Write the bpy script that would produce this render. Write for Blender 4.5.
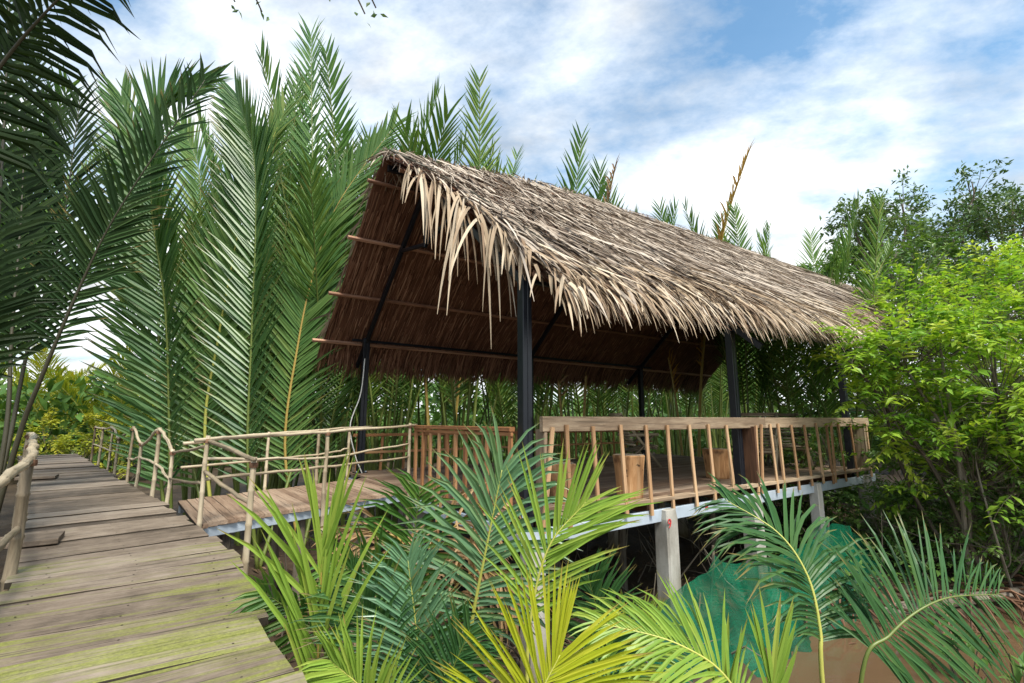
import bpy, math, random
import numpy as np
from mathutils import Vector, Matrix, Quaternion, noise

for o in list(bpy.data.objects):
    bpy.data.objects.remove(o)
scene = bpy.context.scene
COL = scene.collection
R = math.radians
random.seed(7)
rnd = random.Random(11)
U = lambda a, b: rnd.uniform(a, b)

# ------------------------------------------------------------------ camera
F_PX = 483.0
PITCH = math.atan(78.5 / F_PX)
cam_d = bpy.data.cameras.new("camera")
cam_d.sensor_width = 36.0
cam_d.lens = 36.0 * F_PX / 1024.0
cam_d.clip_end = 2000
cam_d.clip_start = 0.05
cam = bpy.data.objects.new("camera", cam_d)
cam.location = (0, 0, 1.0)
cam.rotation_euler = (R(90) + PITCH, 0, 0)
COL.objects.link(cam)
scene.camera = cam

# ------------------------------------------------------------------ world, sun, exposure
SUN_EL, SUN_AZ = 57.0, 156.0        # azimuth measured clockwise from +Y
wd = bpy.data.worlds.new("World")
scene.world = wd
wd.use_nodes = True
nt = wd.node_tree
nt.nodes.clear()
N = nt.nodes.new
out = N("ShaderNodeOutputWorld")
sky = N("ShaderNodeTexSky")
sky.sky_type = 'NISHITA'
sky.sun_disc = False
sky.sun_elevation = R(SUN_EL)
sky.sun_rotation = R(SUN_AZ)
sky.air_density = 1.0
sky.dust_density = 0.3
sky.ozone_density = 1.2
bg1 = N("ShaderNodeBackground"); bg1.inputs[1].default_value = 0.14
bg2 = N("ShaderNodeBackground"); bg2.inputs[0].default_value = (0.95, 0.98, 1.0, 1); bg2.inputs[1].default_value = 1.0
tc = N("ShaderNodeTexCoord")
sep = N("ShaderNodeSeparateXYZ")
nt.links.new(tc.outputs["Generated"], sep.inputs[0])
def wmath(op, a, b=None, clamp=False):
    m = N("ShaderNodeMath"); m.operation = op; m.use_clamp = clamp
    for i, v in enumerate((a, b)):
        if v is None: continue
        if isinstance(v, (int, float)): m.inputs[i].default_value = v
        else: nt.links.new(v, m.inputs[i])
    return m.outputs[0]
den = wmath('ADD', wmath('MAXIMUM', sep.outputs[2], 0.0), 0.22)
cx = wmath('DIVIDE', sep.outputs[0], den)
cy = wmath('DIVIDE', sep.outputs[1], den)
cmb = N("ShaderNodeCombineXYZ")
nt.links.new(cx, cmb.inputs[0]); nt.links.new(cy, cmb.inputs[1])
mp = N("ShaderNodeMapping"); mp.inputs["Location"].default_value = (3.4, 1.3, 0); mp.inputs["Rotation"].default_value = (0, 0, 0.5); mp.inputs["Scale"].default_value = (0.8, 1.15, 1)
nt.links.new(cmb.outputs[0], mp.inputs[0])
n1 = N("ShaderNodeTexNoise"); n1.inputs["Scale"].default_value = 1.15; n1.inputs["Detail"].default_value = 9; n1.inputs["Roughness"].default_value = 0.58; n1.inputs["Distortion"].default_value = 0.35
n2 = N("ShaderNodeTexNoise"); n2.inputs["Scale"].default_value = 5.0; n2.inputs["Detail"].default_value = 8; n2.inputs["Roughness"].default_value = 0.62
nt.links.new(mp.outputs[0], n1.inputs[0]); nt.links.new(mp.outputs[0], n2.inputs[0])
dens = wmath('ADD', n1.outputs[0], wmath('MULTIPLY', wmath('SUBTRACT', n2.outputs[0], 0.5), 0.5))
low = wmath('MULTIPLY', wmath('SUBTRACT', 0.68, sep.outputs[2]), 0.45)
dens = wmath('ADD', dens, low)
ramp = N("ShaderNodeValToRGB")
ramp.color_ramp.elements[0].position = 0.42; ramp.color_ramp.elements[0].color = (0.05, 0.05, 0.05, 1)
ramp.color_ramp.elements[1].position = 0.72; ramp.color_ramp.elements[1].color = (1, 1, 1, 1)
nt.links.new(dens, ramp.inputs[0])
mixw = N("ShaderNodeMixShader")
nt.links.new(ramp.outputs[0], mixw.inputs[0])
tn = N("ShaderNodeMix"); tn.data_type = 'RGBA'; tn.blend_type = 'MULTIPLY'; tn.inputs[0].default_value = 1.0; tn.inputs[7].default_value = (0.72, 1.0, 1.0, 1)
nt.links.new(sky.outputs[0], tn.inputs[6])
nt.links.new(tn.outputs[2], bg1.inputs[0])
nt.links.new(bg1.outputs[0], mixw.inputs[1]); nt.links.new(bg2.outputs[0], mixw.inputs[2])
n3 = N("ShaderNodeTexNoise"); n3.inputs["Scale"].default_value = 2.3; n3.inputs["Detail"].default_value = 7; n3.inputs["Roughness"].default_value = 0.6
nt.links.new(mp.outputs[0], n3.inputs[0])
nt.links.new(wmath('ADD', wmath('MULTIPLY', n3.outputs[0], 1.5), -0.02), bg2.inputs[1])
nt.links.new(mixw.outputs[0], out.inputs[0])

sun_d = bpy.data.lights.new("sun", 'SUN')
sun_d.energy = 3.6
sun_d.angle = R(20)
sun_d.color = (1.0, 0.94, 0.84)
sun = bpy.data.objects.new("sun", sun_d)
el, az = R(SUN_EL), R(SUN_AZ)
sdir = Vector((math.sin(az) * math.cos(el), math.cos(az) * math.cos(el), math.sin(el)))
sun.rotation_euler = sdir.to_track_quat('Z', 'Y').to_euler()
sun.location = sdir * 40
COL.objects.link(sun)

scene.view_settings.view_transform = 'Standard'
scene.view_settings.look = 'None'
scene.view_settings.exposure = 0.86
scene.view_settings.gamma = 1.0
scene.cycles.max_bounces = 5
scene.cycles.diffuse_bounces = 3
scene.cycles.glossy_bounces = 2
scene.cycles.transmission_bounces = 4
scene.cycles.transparent_max_bounces = 6

# ------------------------------------------------------------------ helpers
CP, SP = math.cos(PITCH), math.sin(PITCH)
def at(px, py, Y):
    """a point in the world at depth Y that lies on the sight line of a photo position"""
    dx = (px - 512) / F_PX; dn = (py - 341.5) / F_PX
    fw = CP + SP * dn; z = SP - CP * dn
    t = Y / fw
    return Vector((dx * t, Y, 1.0 + z * t))
O = Vector((0.14, 5.3, 0)); SV = Vector((0.814, 0.581, 0)).normalized(); WV = Vector((-SV.y, SV.x, 0)); ZV = Vector((0, 0, 1))
def H(s, w, z=0.0):
    return O + SV * s + WV * w + ZV * z

class MB:
    def __init__(self):
        self.v = []; self.f = []; self.t = []; self.c = []; self.m = []
    def add(self, verts, faces, tint=0.5, tcs=None, mat=0):
        b = len(self.v)
        self.v.extend(verts)
        self.t.extend([tint] * len(verts))
        self.c.extend(tcs if tcs is not None else [(v[0], v[1], v[2]) for v in verts])
        for f in faces:
            self.f.append(tuple(i + b for i in f)); self.m.append(mat)
    def plank(self, c, ax, ay, az, L, Wd, T, segs=1, jit=0.0, ch=0.12, tint=None, mat=0, endjit=0.0, bow=0.0, sidemat=None):
        """a chamfered board: axis ax (length L), ay (width), az (thickness)"""
        c = Vector(c); tint = U(0, 1) if tint is None else tint
        hw, ht = Wd / 2, T / 2; k = min(Wd, T) * ch
        prof = [(hw, ht - k), (hw - k, ht), (-hw + k, ht), (-hw, ht - k), (-hw, -ht + k), (-hw + k, -ht), (hw - k, -ht), (hw, -ht + k)]
        off = (U(-50, 50), U(-50, 50), U(-50, 50))
        vs, tcs = [], []
        for i in range(segs + 1):
            u = i / segs
            x = (u - 0.5) * L
            jl = U(-jit, jit); jr = U(-jit, jit); jz = U(-jit, jit) * 0.3 + bow * math.sin(u * math.pi)
            for (a, b) in prof:
                aa = a + (jl if a > 0 else jr)
                xx = x + (endjit * (a / hw) if i in (0, segs) else 0)
                vs.append(c + ax * xx + ay * aa + az * (b + jz))
                tcs.append((xx + off[0], aa + off[1], b + off[2]))
        fs = []
        for i in range(segs):
            for j in range(8):
                a = i * 8 + j; b = i * 8 + (j + 1) % 8
                fs.append((a, b, b + 8, a + 8))
        fs.append(tuple(range(7, -1, -1)))
        fs.append(tuple(segs * 8 + j for j in range(8)))
        n0 = len(self.m)
        self.add(vs, fs, tint, tcs, mat)
        if sidemat is not None:
            for i in range(segs):
                for j in (3, 7): self.m[n0 + i * 8 + j] = sidemat
        return self
    def bar(self, a, b, Wd, T, up=ZV, segs=1, jit=0.0, **kw):
        a = Vector(a); b = Vector(b); ax = (b - a); L = ax.length; ax.normalize()
        ay = up.cross(ax)
        if ay.length < 1e-4: ay = Vector((1, 0, 0)).cross(ax)
        ay.normalize(); az = ax.cross(ay)
        return self.plank((a + b) / 2, ax, ay, az, L, Wd, T, segs, jit, **kw)
    def tube(self, pts, radii, sides=7, tint=None, mat=0, cap=True, jit=0.0):
        pts = [Vector(p) for p in pts]; n = len(pts)
        if isinstance(radii, (int, float)): radii = [radii] * n
        tint = U(0, 1) if tint is None else tint
        off = (U(-50, 50), U(-50, 50), U(-50, 50))
        T0 = (pts[1] - pts[0]).normalized()
        ref = Vector((0, 0, 1)) if abs(T0.z) < 0.9 else Vector((1, 0, 0))
        X = T0.cross(ref).normalized()
        vs, tcs, fs = [], [], []; dist = 0
        for i in range(n):
            T = (pts[min(i + 1, n - 1)] - pts[max(i - 1, 0)]).normalized()
            X = (X - T * X.dot(T)).normalized(); Y = T.cross(X)
            if i: dist += (pts[i] - pts[i - 1]).length
            for j in range(sides):
                a = 2 * math.pi * j / sides
                r = radii[i] * (1 + U(-jit, jit))
                vs.append(pts[i] + X * math.cos(a) * r + Y * math.sin(a) * r)
                tcs.append((dist + off[0], math.cos(a) * radii[i] + off[1], math.sin(a) * radii[i] + off[2]))
        for i in range(n - 1):
            for j in range(sides):
                a = i * sides + j; b = i * sides + (j + 1) % sides
                fs.append((a, b, b + sides, a + sides))
        if cap:
            fs.append(tuple(range(sides - 1, -1, -1))); fs.append(tuple((n - 1) * sides + j for j in range(sides)))
        self.add(vs, fs, tint, tcs, mat)
        return self
    def ribbon(self, pts, widths, side, tint=None, mat=0):
        """flat strip of leaf"""
        tint = U(0, 1) if tint is None else tint
        n = len(pts); vs = []; fs = []; tcs = []; o0 = U(-50, 50)
        for i, p in enumerate(pts):
            h = side * widths[i] * 0.5
            vs.append(p - h); vs.append(p + h)
            tcs.append((i * 0.15 + o0, -widths[i] * 0.5, 0)); tcs.append((i * 0.15 + o0, widths[i] * 0.5, 0))
        for i in range(n - 1):
            a = 2 * i
            fs.append((a, a + 1, a + 3, a + 2))
        self.add(vs, fs, tint, tcs, mat)
    def mesh(self, name, mats, origin=None, smooth=False):
        me = bpy.data.meshes.new(name)
        o = Vector(origin) if origin is not None else Vector((0, 0, 0))
        arr = np.array([(v[0] - o.x, v[1] - o.y, v[2] - o.z) for v in self.v], dtype=np.float32)
        me.from_pydata(arr.tolist(), [], self.f)
        a = me.attributes.new("tint", 'FLOAT', 'POINT'); a.data.foreach_set("value", np.array(self.t, dtype=np.float32))
        a = me.attributes.new("tc", 'FLOAT_VECTOR', 'POINT'); a.data.foreach_set("vector", np.array([tuple(c) for c in self.c], dtype=np.float32).ravel())
        for m in (mats if isinstance(mats, (list, tuple)) else [mats]):
            me.materials.append(m)
        me.polygons.foreach_set("material_index", np.array(self.m, dtype=np.int32))
        if smooth: me.polygons.foreach_set("use_smooth", np.ones(len(self.f), dtype=bool))
        me.update()
        return me
    def centre(self):
        a = np.array([tuple(v) for v in self.v]); return Vector((a.min(0) + a.max(0)) / 2)

WLOC = {}
def place(o, parent, loc):
    COL.objects.link(o)
    if parent is not None:
        o.parent = parent; o.location = Vector(loc) - WLOC[parent.name]
    else:
        o.location = loc
    WLOC[o.name] = Vector(loc)
    return o
def build(name, mb, mats, parent=None, origin=None, smooth=False, **props):
    og = Vector(origin) if origin is not None else mb.centre()
    o = bpy.data.objects.new(name, mb.mesh(name, mats, og, smooth))
    place(o, parent, og)
    for k, v in props.items(): o[k] = v
    return o
def empty(name, loc, label=None, category=None, group=None, parent=None, kind=None):
    o = bpy.data.objects.new(name, None); o.empty_display_size = 0.1
    place(o, parent, loc)
    if label: o["label"] = label
    if category: o["category"] = category
    if group: o["group"] = group
    if kind: o["kind"] = kind
    return o
def spline(pts, n):
    """Catmull-Rom through points, n samples"""
    P = [Vector(p) for p in pts]
    P = [P[0] * 2 - P[1]] + P + [P[-1] * 2 - P[-2]]
    res = []; m = len(P) - 3
    for i in range(n):
        u = i / (n - 1) * m; k = min(int(u), m - 1); t = u - k
        a, b, c, d = P[k:k + 4]
        res.append(0.5 * ((2 * b) + (c - a) * t + (2 * a - 5 * b + 4 * c - d) * t * t + (3 * b - a - 3 * c + d) * t ** 3))
    return res

# ------------------------------------------------------------------ materials
def newmat(name):
    m = bpy.data.materials.new(name); m.use_nodes = True
    t = m.node_tree; t.nodes.clear()
    return m, t
class NT:
    def __init__(self, t): self.t = t
    def n(self, kind, **kw):
        x = self.t.nodes.new(kind)
        for k, v in kw.items(): setattr(x, k, v)
        return x
    def l(self, a, b): self.t.links.new(a, b)
    def attr(self, name, what="Fac"):
        a = self.n("ShaderNodeAttribute"); a.attribute_name = name; return a.outputs[what]
    def noise(self, vec, scale, detail=4, rough=0.55, sc=(1, 1, 1), dist=0.0):
        mp = self.n("ShaderNodeMapping"); mp.inputs["Scale"].default_value = sc
        self.l(vec, mp.inputs[0])
        x = self.n("ShaderNodeTexNoise"); x.inputs["Scale"].default_value = scale; x.inputs["Detail"].default_value = detail; x.inputs["Roughness"].default_value = rough; x.inputs["Distortion"].default_value = dist
        self.l(mp.outputs[0], x.inputs[0]); return x.outputs[0]
    def ramp(self, fac, stops):
        r = self.n("ShaderNodeValToRGB"); e = r.color_ramp.elements
        while len(e) < len(stops): e.new(0.5)
        for i, (p, c) in enumerate(stops):
            e[i].position = p; e[i].color = (c[0], c[1], c[2], 1) if not isinstance(c, (int, float)) else (c, c, c, 1)
        self.l(fac, r.inputs[0]); return r.outputs[0]
    def mix(self, fac, a, b, mode='MIX'):
        x = self.n("ShaderNodeMix"); x.data_type = 'RGBA'; x.blend_type = mode
        for sock, v in ((x.inputs[0], fac), (x.inputs[6], a), (x.inputs[7], b)):
            if isinstance(v, (int, float)): sock.default_value = v
            elif isinstance(v, tuple): sock.default_value = (*v, 1)
            else: self.l(v, sock)
        return x.outputs[2]
    def math(self, op, a, b=0.0, clamp=False):
        x = self.n("ShaderNodeMath", operation=op, use_clamp=clamp)
        for i, v in enumerate((a, b)):
            if isinstance(v, (int, float)): x.inputs[i].default_value = v
            else: self.l(v, x.inputs[i])
        return x.outputs[0]
    def bsdf(self, color, rough=0.7, spec=0.4, metal=0.0, height=None, bump=0.3, dist=0.01):
        p = self.n("ShaderNodeBsdfPrincipled")
        if isinstance(color, tuple): p.inputs["Base Color"].default_value = (*color, 1)
        else: self.l(color, p.inputs["Base Color"])
        if isinstance(rough, (int, float)): p.inputs["Roughness"].default_value = rough
        else: self.l(rough, p.inputs["Roughness"])
        p.inputs["Specular IOR Level"].default_value = spec; p.inputs["Metallic"].default_value = metal
        if height is not None:
            b = self.n("ShaderNodeBump"); b.inputs["Strength"].default_value = bump; b.inputs["Distance"].default_value = dist
            self.l(height, b.inputs["Height"]); self.l(b.outputs[0], p.inputs["Normal"])
        return p
    def out(self, sh):
        o = self.n("ShaderNodeOutputMaterial"); self.l(sh, o.inputs[0])

def wood(name, c_dark, c_mid, c_light, rough=0.75, moss=False, gs=1.0, bump=0.5):
    m, t = newmat(name); g = NT(t)
    v = g.attr("tc", "Vector"); tint = g.attr("tint")
    grain = g.noise(v, 14 * gs, 6, 0.7, (0.16, 1.8, 1.8), 0.6)
    big = g.noise(v, 2.5 * gs, 4, 0.6, (0.35, 1, 1))
    k = g.math('ADD', g.math('MULTIPLY', grain, 0.65), g.math('MULTIPLY', big, 0.35))
    k = g.math('ADD', k, g.math('MULTIPLY', g.math('SUBTRACT', tint, 0.5), 0.36))
    col = g.ramp(k, [(0.3, c_dark), (0.5, c_mid), (0.7, c_light)])
    if moss:
        g2 = g.noise(v, 46, 5, 0.7, (0.09, 1.5, 1.5), 0.5); bl = g.noise(v, 5, 5, 0.7)
        k = g.math('ADD', g.math('MULTIPLY', g2, 0.42), g.math('ADD', g.math('MULTIPLY', bl, 0.58), g.math('MULTIPLY', g.math('SUBTRACT', tint, 0.5), 0.42)))
        col = g.ramp(k, [(0.28, c_dark), (0.5, c_mid), (0.74, c_light)])
    crack = g.noise(v, 30 * gs, 3, 0.5, (0.04, 1.5, 1.5), 0.3)
    ck = g.ramp(crack, [(0.34, 0.0), (0.42, 1.0)])
    col = g.mix(g.math('MULTIPLY', g.math('SUBTRACT', 1.0, ck), 0.6), col, tuple(x * 0.35 for x in c_dark))
    if moss:
        geo = g.n("ShaderNodeNewGeometry")
        sepx = g.n("ShaderNodeSeparateXYZ"); g.l(geo.outputs["Position"], sepx.inputs[0])
        # moss thrives on the shaded near boards, in streaks along each board
        ms = g.noise(v, 3.0, 6, 0.7, (0.22, 3.4, 1.0), 0.3)
        mb_ = g.noise(geo.outputs["Position"], 0.8, 3, 0.5)
        nearf = g.math('MULTIPLY', g.math('SUBTRACT', 4.9, sepx.outputs[1]), 0.07)
        mk = g.math('ADD', g.math('ADD', g.math('MULTIPLY', ms, 0.9), g.math('MULTIPLY', mb_, 0.55)), g.math('ADD', nearf, g.math('MULTIPLY', g.math('SUBTRACT', tint, 0.5), 0.2)))
        mk = g.ramp(mk, [(0.86, 0.0), (1.02, 0.8)])
        fine = g.noise(v, 60, 4, 0.7)
        mcol = g.ramp(fine, [(0.3, (0.10, 0.115, 0.015)), (0.7, (0.25, 0.27, 0.04))])
        col = g.mix(mk, col, mcol)
    hgt = g.math('ADD', g.math('MULTIPLY', grain, 0.6), g.math('MULTIPLY', ck, 0.5))
    g.out(g.bsdf(col, rough, 0.3, 0, hgt, bump, 0.006).outputs[0])
    return m
M = {}
M['walk'] = wood('walkway_wood', (0.07, 0.052, 0.037), (0.18, 0.138, 0.10), (0.31, 0.25, 0.19), moss=True)
M['deck'] = wood('deck_wood', (0.16, 0.10, 0.065), (0.27, 0.185, 0.125), (0.38, 0.28, 0.20))
M['rail'] = wood('rail_wood', (0.24, 0.17, 0.11), (0.42, 0.32, 0.215), (0.58, 0.46, 0.33))
M['baluster'] = wood('baluster_wood', (0.24, 0.13, 0.06), (0.42, 0.25, 0.13), (0.56, 0.38, 0.22))
M['orange'] = wood('side_rail_wood', (0.25, 0.11, 0.045), (0.42, 0.20, 0.085), (0.52, 0.29, 0.14))
def stumpmat():
    m, t = newmat('stump_wood'); g = NT(t)
    v = g.attr("tc", "Vector")
    a = g.noise(v, 8, 6, 0.65, (0.25, 1.6, 1.6), 0.5); b = g.noise(v, 3.2, 3, 0.5)
    c = g.ramp(a, [(0.3, (0.24, 0.11, 0.04)), (0.5, (0.46, 0.25, 0.11)), (0.7, (0.60, 0.38, 0.20))])
    c = g.mix(g.ramp(b, [(0.30, 0.85), (0.40, 0.0)]), c, (0.07, 0.03, 0.015))
    k = g.noise(v, 9, 2, 0.5)
    c = g.mix(g.ramp(k, [(0.25, 0.9), (0.31, 0.0)]), c, (0.04, 0.02, 0.01))
    g.out(g.bsdf(c, 0.75, 0.3, 0, a, 0.5, 0.01).outputs[0]); return m
M['stump'] = stumpmat()
M['stump_unused'] = wood('stump_wood', (0.36, 0.17, 0.06), (0.56, 0.29, 0.11), (0.68, 0.42, 0.20), gs=0.6)
M['darkwood'] = wood('dark_wood', (0.06, 0.03, 0.018), (0.13, 0.065, 0.035), (0.22, 0.12, 0.07))
M['purlin'] = wood('purlin_wood', (0.18, 0.09, 0.055), (0.34, 0.18, 0.11), (0.46, 0.27, 0.18))
M['bamboo'] = wood('bamboo_pole', (0.13, 0.10, 0.065), (0.33, 0.265, 0.175), (0.52, 0.44, 0.31), rough=0.5, gs=0.8, bump=0.2)
M['oldpole'] = wood('old_pole', (0.055, 0.045, 0.035), (0.14, 0.115, 0.085), (0.26, 0.22, 0.17))
M['bark'] = wood('bark', (0.05, 0.04, 0.028), (0.13, 0.105, 0.075), (0.24, 0.21, 0.16), gs=0.7)

def simple(name, col, rough=0.5, spec=0.5, metal=0.0, var=0.25, scale=6, bump=0.1):
    m, t = newmat(name); g = NT(t)
    tcn = g.n("ShaderNodeNewGeometry").outputs["Position"]
    nz = g.noise(tcn, scale, 6, 0.6)
    c = g.mix(nz, tuple(x * (1 - var) for x in col), tuple(min(1, x * (1 + var)) for x in col))
    r = g.math('ADD', g.math('MULTIPLY', nz, 0.3), rough - 0.15)
    g.out(g.bsdf(c, r, spec, metal, nz, bump, 0.01).outputs[0]); return m
M['black'] = simple('black_steel_paint', (0.006, 0.008, 0.012), 0.33, 0.4)
M['galv'] = simple('galvanised_steel', (0.50, 0.58, 0.66), 0.45, 0.5, 0.35, 0.2, 9)
M['cable'] = simple('white_cable', (0.7, 0.7, 0.66), 0.5)
M['gap_shade_nail'] = simple('board_gap_shade_nail', (0.05, 0.04, 0.03), 0.9, 0.1)  # gap shade painted on the boards' side faces; also colours the nail heads
M['redpaint'] = simple('red_paint', (0.45, 0.03, 0.03), 0.7)
def concrete():
    m, t = newmat('concrete'); g = NT(t)
    p = g.n("ShaderNodeNewGeometry").outputs["Position"]
    a = g.noise(p, 3.0, 6, 0.6, (1, 1, 0.35)); b = g.noise(p, 40, 4, 0.7)
    c = g.ramp(a, [(0.3, (0.20, 0.185, 0.15)), (0.5, (0.42, 0.40, 0.35)), (0.72, (0.58, 0.56, 0.51))])
    c = g.mix(0.25, c, b, 'MULTIPLY')
    sp = g.n("ShaderNodeSeparateXYZ"); g.l(p, sp.inputs[0])
    wet = g.math('MULTIPLY', g.math('ADD', g.math('ADD', sp.outputs[2], 1.15), g.math('MULTIPLY', a, 0.5)), 2.0, True)
    c = g.mix(wet, (0.14, 0.115, 0.06), c)      # tide-stained foot of the piles
    h = g.math('ADD', a, g.math('MULTIPLY', b, 0.3))
    g.out(g.bsdf(c, 0.85, 0.3, 0, h, 0.6, 0.02).outputs[0]); return m
M['concrete'] = concrete()

def leaf(name, cols, rough=0.45, trans=0.32, spec=0.28, tcol=1.3, streak=True):
    """cols: stops over the leaf's own random tint"""
    m, t = newmat(name); g = NT(t)
    tint = g.attr("tint"); oi = g.n("ShaderNodeObjectInfo").outputs["Random"]
    pos = g.n("ShaderNodeNewGeometry").outputs["Position"]
    nz = g.noise(pos, 1.2, 1, 0.6)
    k = g.math('ADD', g.math('MULTIPLY', tint, 0.6), g.math('MULTIPLY', oi, 0.2))
    k = g.math('ADD', k, g.math('MULTIPLY', nz, 0.25))
    col = g.ramp(k, cols)
    if streak:
        fine = g.noise(g.attr("tc", "Vector"), 26, 2, 0.6)
        col = g.mix(g.math('MULTIPLY', fine, 0.22), col, tuple(x * 0.5 for x in cols[0][1]))
        sz = g.n("ShaderNodeSeparateXYZ"); g.l(g.attr("tc", "Vector"), sz.inputs[0])
        blot = g.noise(g.attr("tc", "Vector"), 5.0, 3, 0.65, (1, .3, 1))
        tipk = g.math('ADD', g.math('MULTIPLY', sz.outputs[2], 0.62), g.math('ADD', g.math('MULTIPLY', blot, 0.5), g.math('MULTIPLY', tint, 0.18)))
        col = g.mix(g.ramp(tipk, [(0.86, 0.0), (0.97, 0.75)]), col, (0.30, 0.20, 0.07))
    p = g.bsdf(col, rough, spec)
    tr = g.n("ShaderNodeBsdfTranslucent")
    tc_ = g.mix(1.0, col, (min(1, 1.0 * tcol), min(1, 1.0 * tcol), 0.45), 'MULTIPLY')
    g.l(tc_, tr.inputs[0])
    mx = g.n("ShaderNodeMixShader"); mx.inputs[0].default_value = trans
    g.l(p.outputs[0], mx.inputs[1]); g.l(tr.outputs[0], mx.inputs[2])
    g.out(mx.outputs[0]); return m
M['nipa'] = leaf('nipa_leaf', [(0.15, (0.035, 0.115, 0.035)), (0.45, (0.085, 0.205, 0.04)), (0.72, (0.16, 0.28, 0.05)), (0.95, (0.28, 0.34, 0.07))])
M['nipa_hero'] = leaf('nipa_broad_leaf', [(0.15, (0.04, 0.115, 0.04)), (0.45, (0.09, 0.20, 0.06)), (0.72, (0.165, 0.275, 0.075)), (0.95, (0.30, 0.36, 0.10))], 0.36, 0.28, 0.42)
M['nipa_back'] = leaf('nipa_stand_leaf', [(0.1, (0.04, 0.11, 0.03)), (0.45, (0.095, 0.205, 0.04)), (0.75, (0.19, 0.28, 0.05)), (0.97, (0.32, 0.27, 0.11))], streak=False)
M['nipa_dark'] = leaf('nipa_backlit_leaf', [(0.1, (0.010, 0.022, 0.008)), (0.5, (0.02, 0.042, 0.013)), (0.9, (0.04, 0.065, 0.018))], trans=0.2, spec=.15, streak=False)  # darkness of backlit fronds put into the leaf colour
M['nipa_mid'] = leaf('nipa_half_dark_leaf', [(0.1, (0.018, 0.045, 0.016)), (0.5, (0.04, 0.085, 0.028)), (0.9, (0.08, 0.12, 0.035))], trans=0.22, spec=.2)  # arching frond's silhouette tone partly painted into its leaf colour
M['blue_leaf'] = leaf('blue_green_leaflet', [(0.1, (0.08, 0.19, 0.10)), (0.5, (0.15, 0.29, 0.15)), (0.9, (0.25, 0.37, 0.13))], 0.32, 0.25, 0.45)
M['deep_leaf'] = leaf('deep_green_leaflet', [(0.1, (0.022, 0.08, 0.025)), (0.5, (0.05, 0.135, 0.04)), (0.9, (0.11, 0.20, 0.05))], 0.38, 0.28, 0.28)
M['lime_leaf'] = leaf('lime_leaflet', [(0.1, (0.13, 0.25, 0.035)), (0.5, (0.25, 0.39, 0.055)), (0.9, (0.42, 0.48, 0.09))], 0.38, 0.3)
M['yellow_leaf'] = leaf('yellow_leaflet', [(0.1, (0.27, 0.36, 0.02)), (0.5, (0.43, 0.47, 0.025)), (0.9, (0.55, 0.53, 0.06))], 0.38, 0.35)
M['dry_leaf'] = leaf('dry_frond', [(0.1, (0.20, 0.11, 0.05)), (0.5, (0.34, 0.21, 0.10)), (0.9, (0.46, 0.33, 0.18))], 0.7, 0.15)
M['litter'] = leaf('rotting_leaf', [(0.1, (0.05, 0.03, 0.018)), (0.5, (0.11, 0.07, 0.04)), (0.9, (0.22, 0.15, 0.09))], 0.8, 0.05, streak=False)
M['orange_leaf'] = leaf('withered_orange_frond', [(0.1, (0.30, 0.16, 0.04)), (0.5, (0.48, 0.27, 0.05)), (0.9, (0.55, 0.38, 0.10))], 0.7, 0.25)
M['shrub'] = leaf('shrub_leaf', [(0.1, (0.08, 0.20, 0.025)), (0.36, (0.22, 0.41, 0.045)), (0.60, (0.40, 0.56, 0.06)), (0.95, (0.64, 0.66, 0.12))], 0.4, 0.46, streak=False)
M['under'] = leaf('undergrowth_leaf', [(0.1, (0.045, 0.105, 0.025)), (0.5, (0.10, 0.195, 0.04)), (0.9, (0.21, 0.30, 0.065))], 0.4, 0.3, streak=False)
M['tree'] = leaf('tree_leaf', [(0.1, (0.05, 0.10, 0.035)), (0.5, (0.10, 0.175, 0.06)), (0.9, (0.19, 0.26, 0.085))], 0.45, 0.3, streak=False)
M['sunny'] = leaf('sunlit_leaf', [(0.1, (0.16, 0.22, 0.02)), (0.5, (0.33, 0.36, 0.035)), (0.9, (0.52, 0.44, 0.05))], 0.45, 0.4, streak=False)  # far-end sunlight put into the leaf colour as brighter yellow-green
M['rachis_g'] = simple('green_midrib', (0.13, 0.17, 0.035), 0.45)
M['rachis_y'] = simple('yellow_midrib', (0.42, 0.42, 0.09), 0.45)
M['rachis_o'] = simple('ochre_midrib', (0.38, 0.27, 0.07), 0.45)
M['rachis_d'] = simple('dark_midrib', (0.055, 0.05, 0.028), 0.5)
def thatch(name, stops, rough=0.8):
    m, t = newmat(name); g = NT(t)
    tint = g.attr("tint"); v = g.attr("tc", "Vector")
    st = g.noise(v, 12, 4, 0.6, (0.15, 14, 1))
    pos = g.n("ShaderNodeNewGeometry").outputs["Position"]
    nz = g.noise(pos, 1.1, 4, 0.6)
    k = g.math('ADD', g.math('MULTIPLY', tint, 0.62), g.math('ADD', g.math('MULTIPLY', st, 0.18), g.math('MULTIPLY', nz, 0.2)))
    c = g.ramp(k, stops)
    p = g.bsdf(c, rough, 0.25, 0, st, 0.3, 0.004)
    tr = g.n("ShaderNodeBsdfTranslucent"); g.l(c, tr.inputs[0])
    mx = g.n("ShaderNodeMixShader"); mx.inputs[0].default_value = 0.1
    g.l(p.outputs[0], mx.inputs[1]); g.l(tr.outputs[0], mx.inputs[2])
    g.out(mx.outputs[0]); return m
M['thatch'] = thatch('dry_thatch', [(0.12, (0.055, 0.038, 0.028)), (0.34, (0.17, 0.128, 0.095)), (0.54, (0.34, 0.275, 0.21)), (0.82, (0.58, 0.50, 0.405))])
M['thatch_tan'] = thatch('tan_thatch', [(0.12, (0.075, 0.045, 0.027)), (0.34, (0.235, 0.16, 0.10)), (0.56, (0.41, 0.315, 0.21)), (0.84, (0.63, 0.53, 0.395))])
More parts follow.
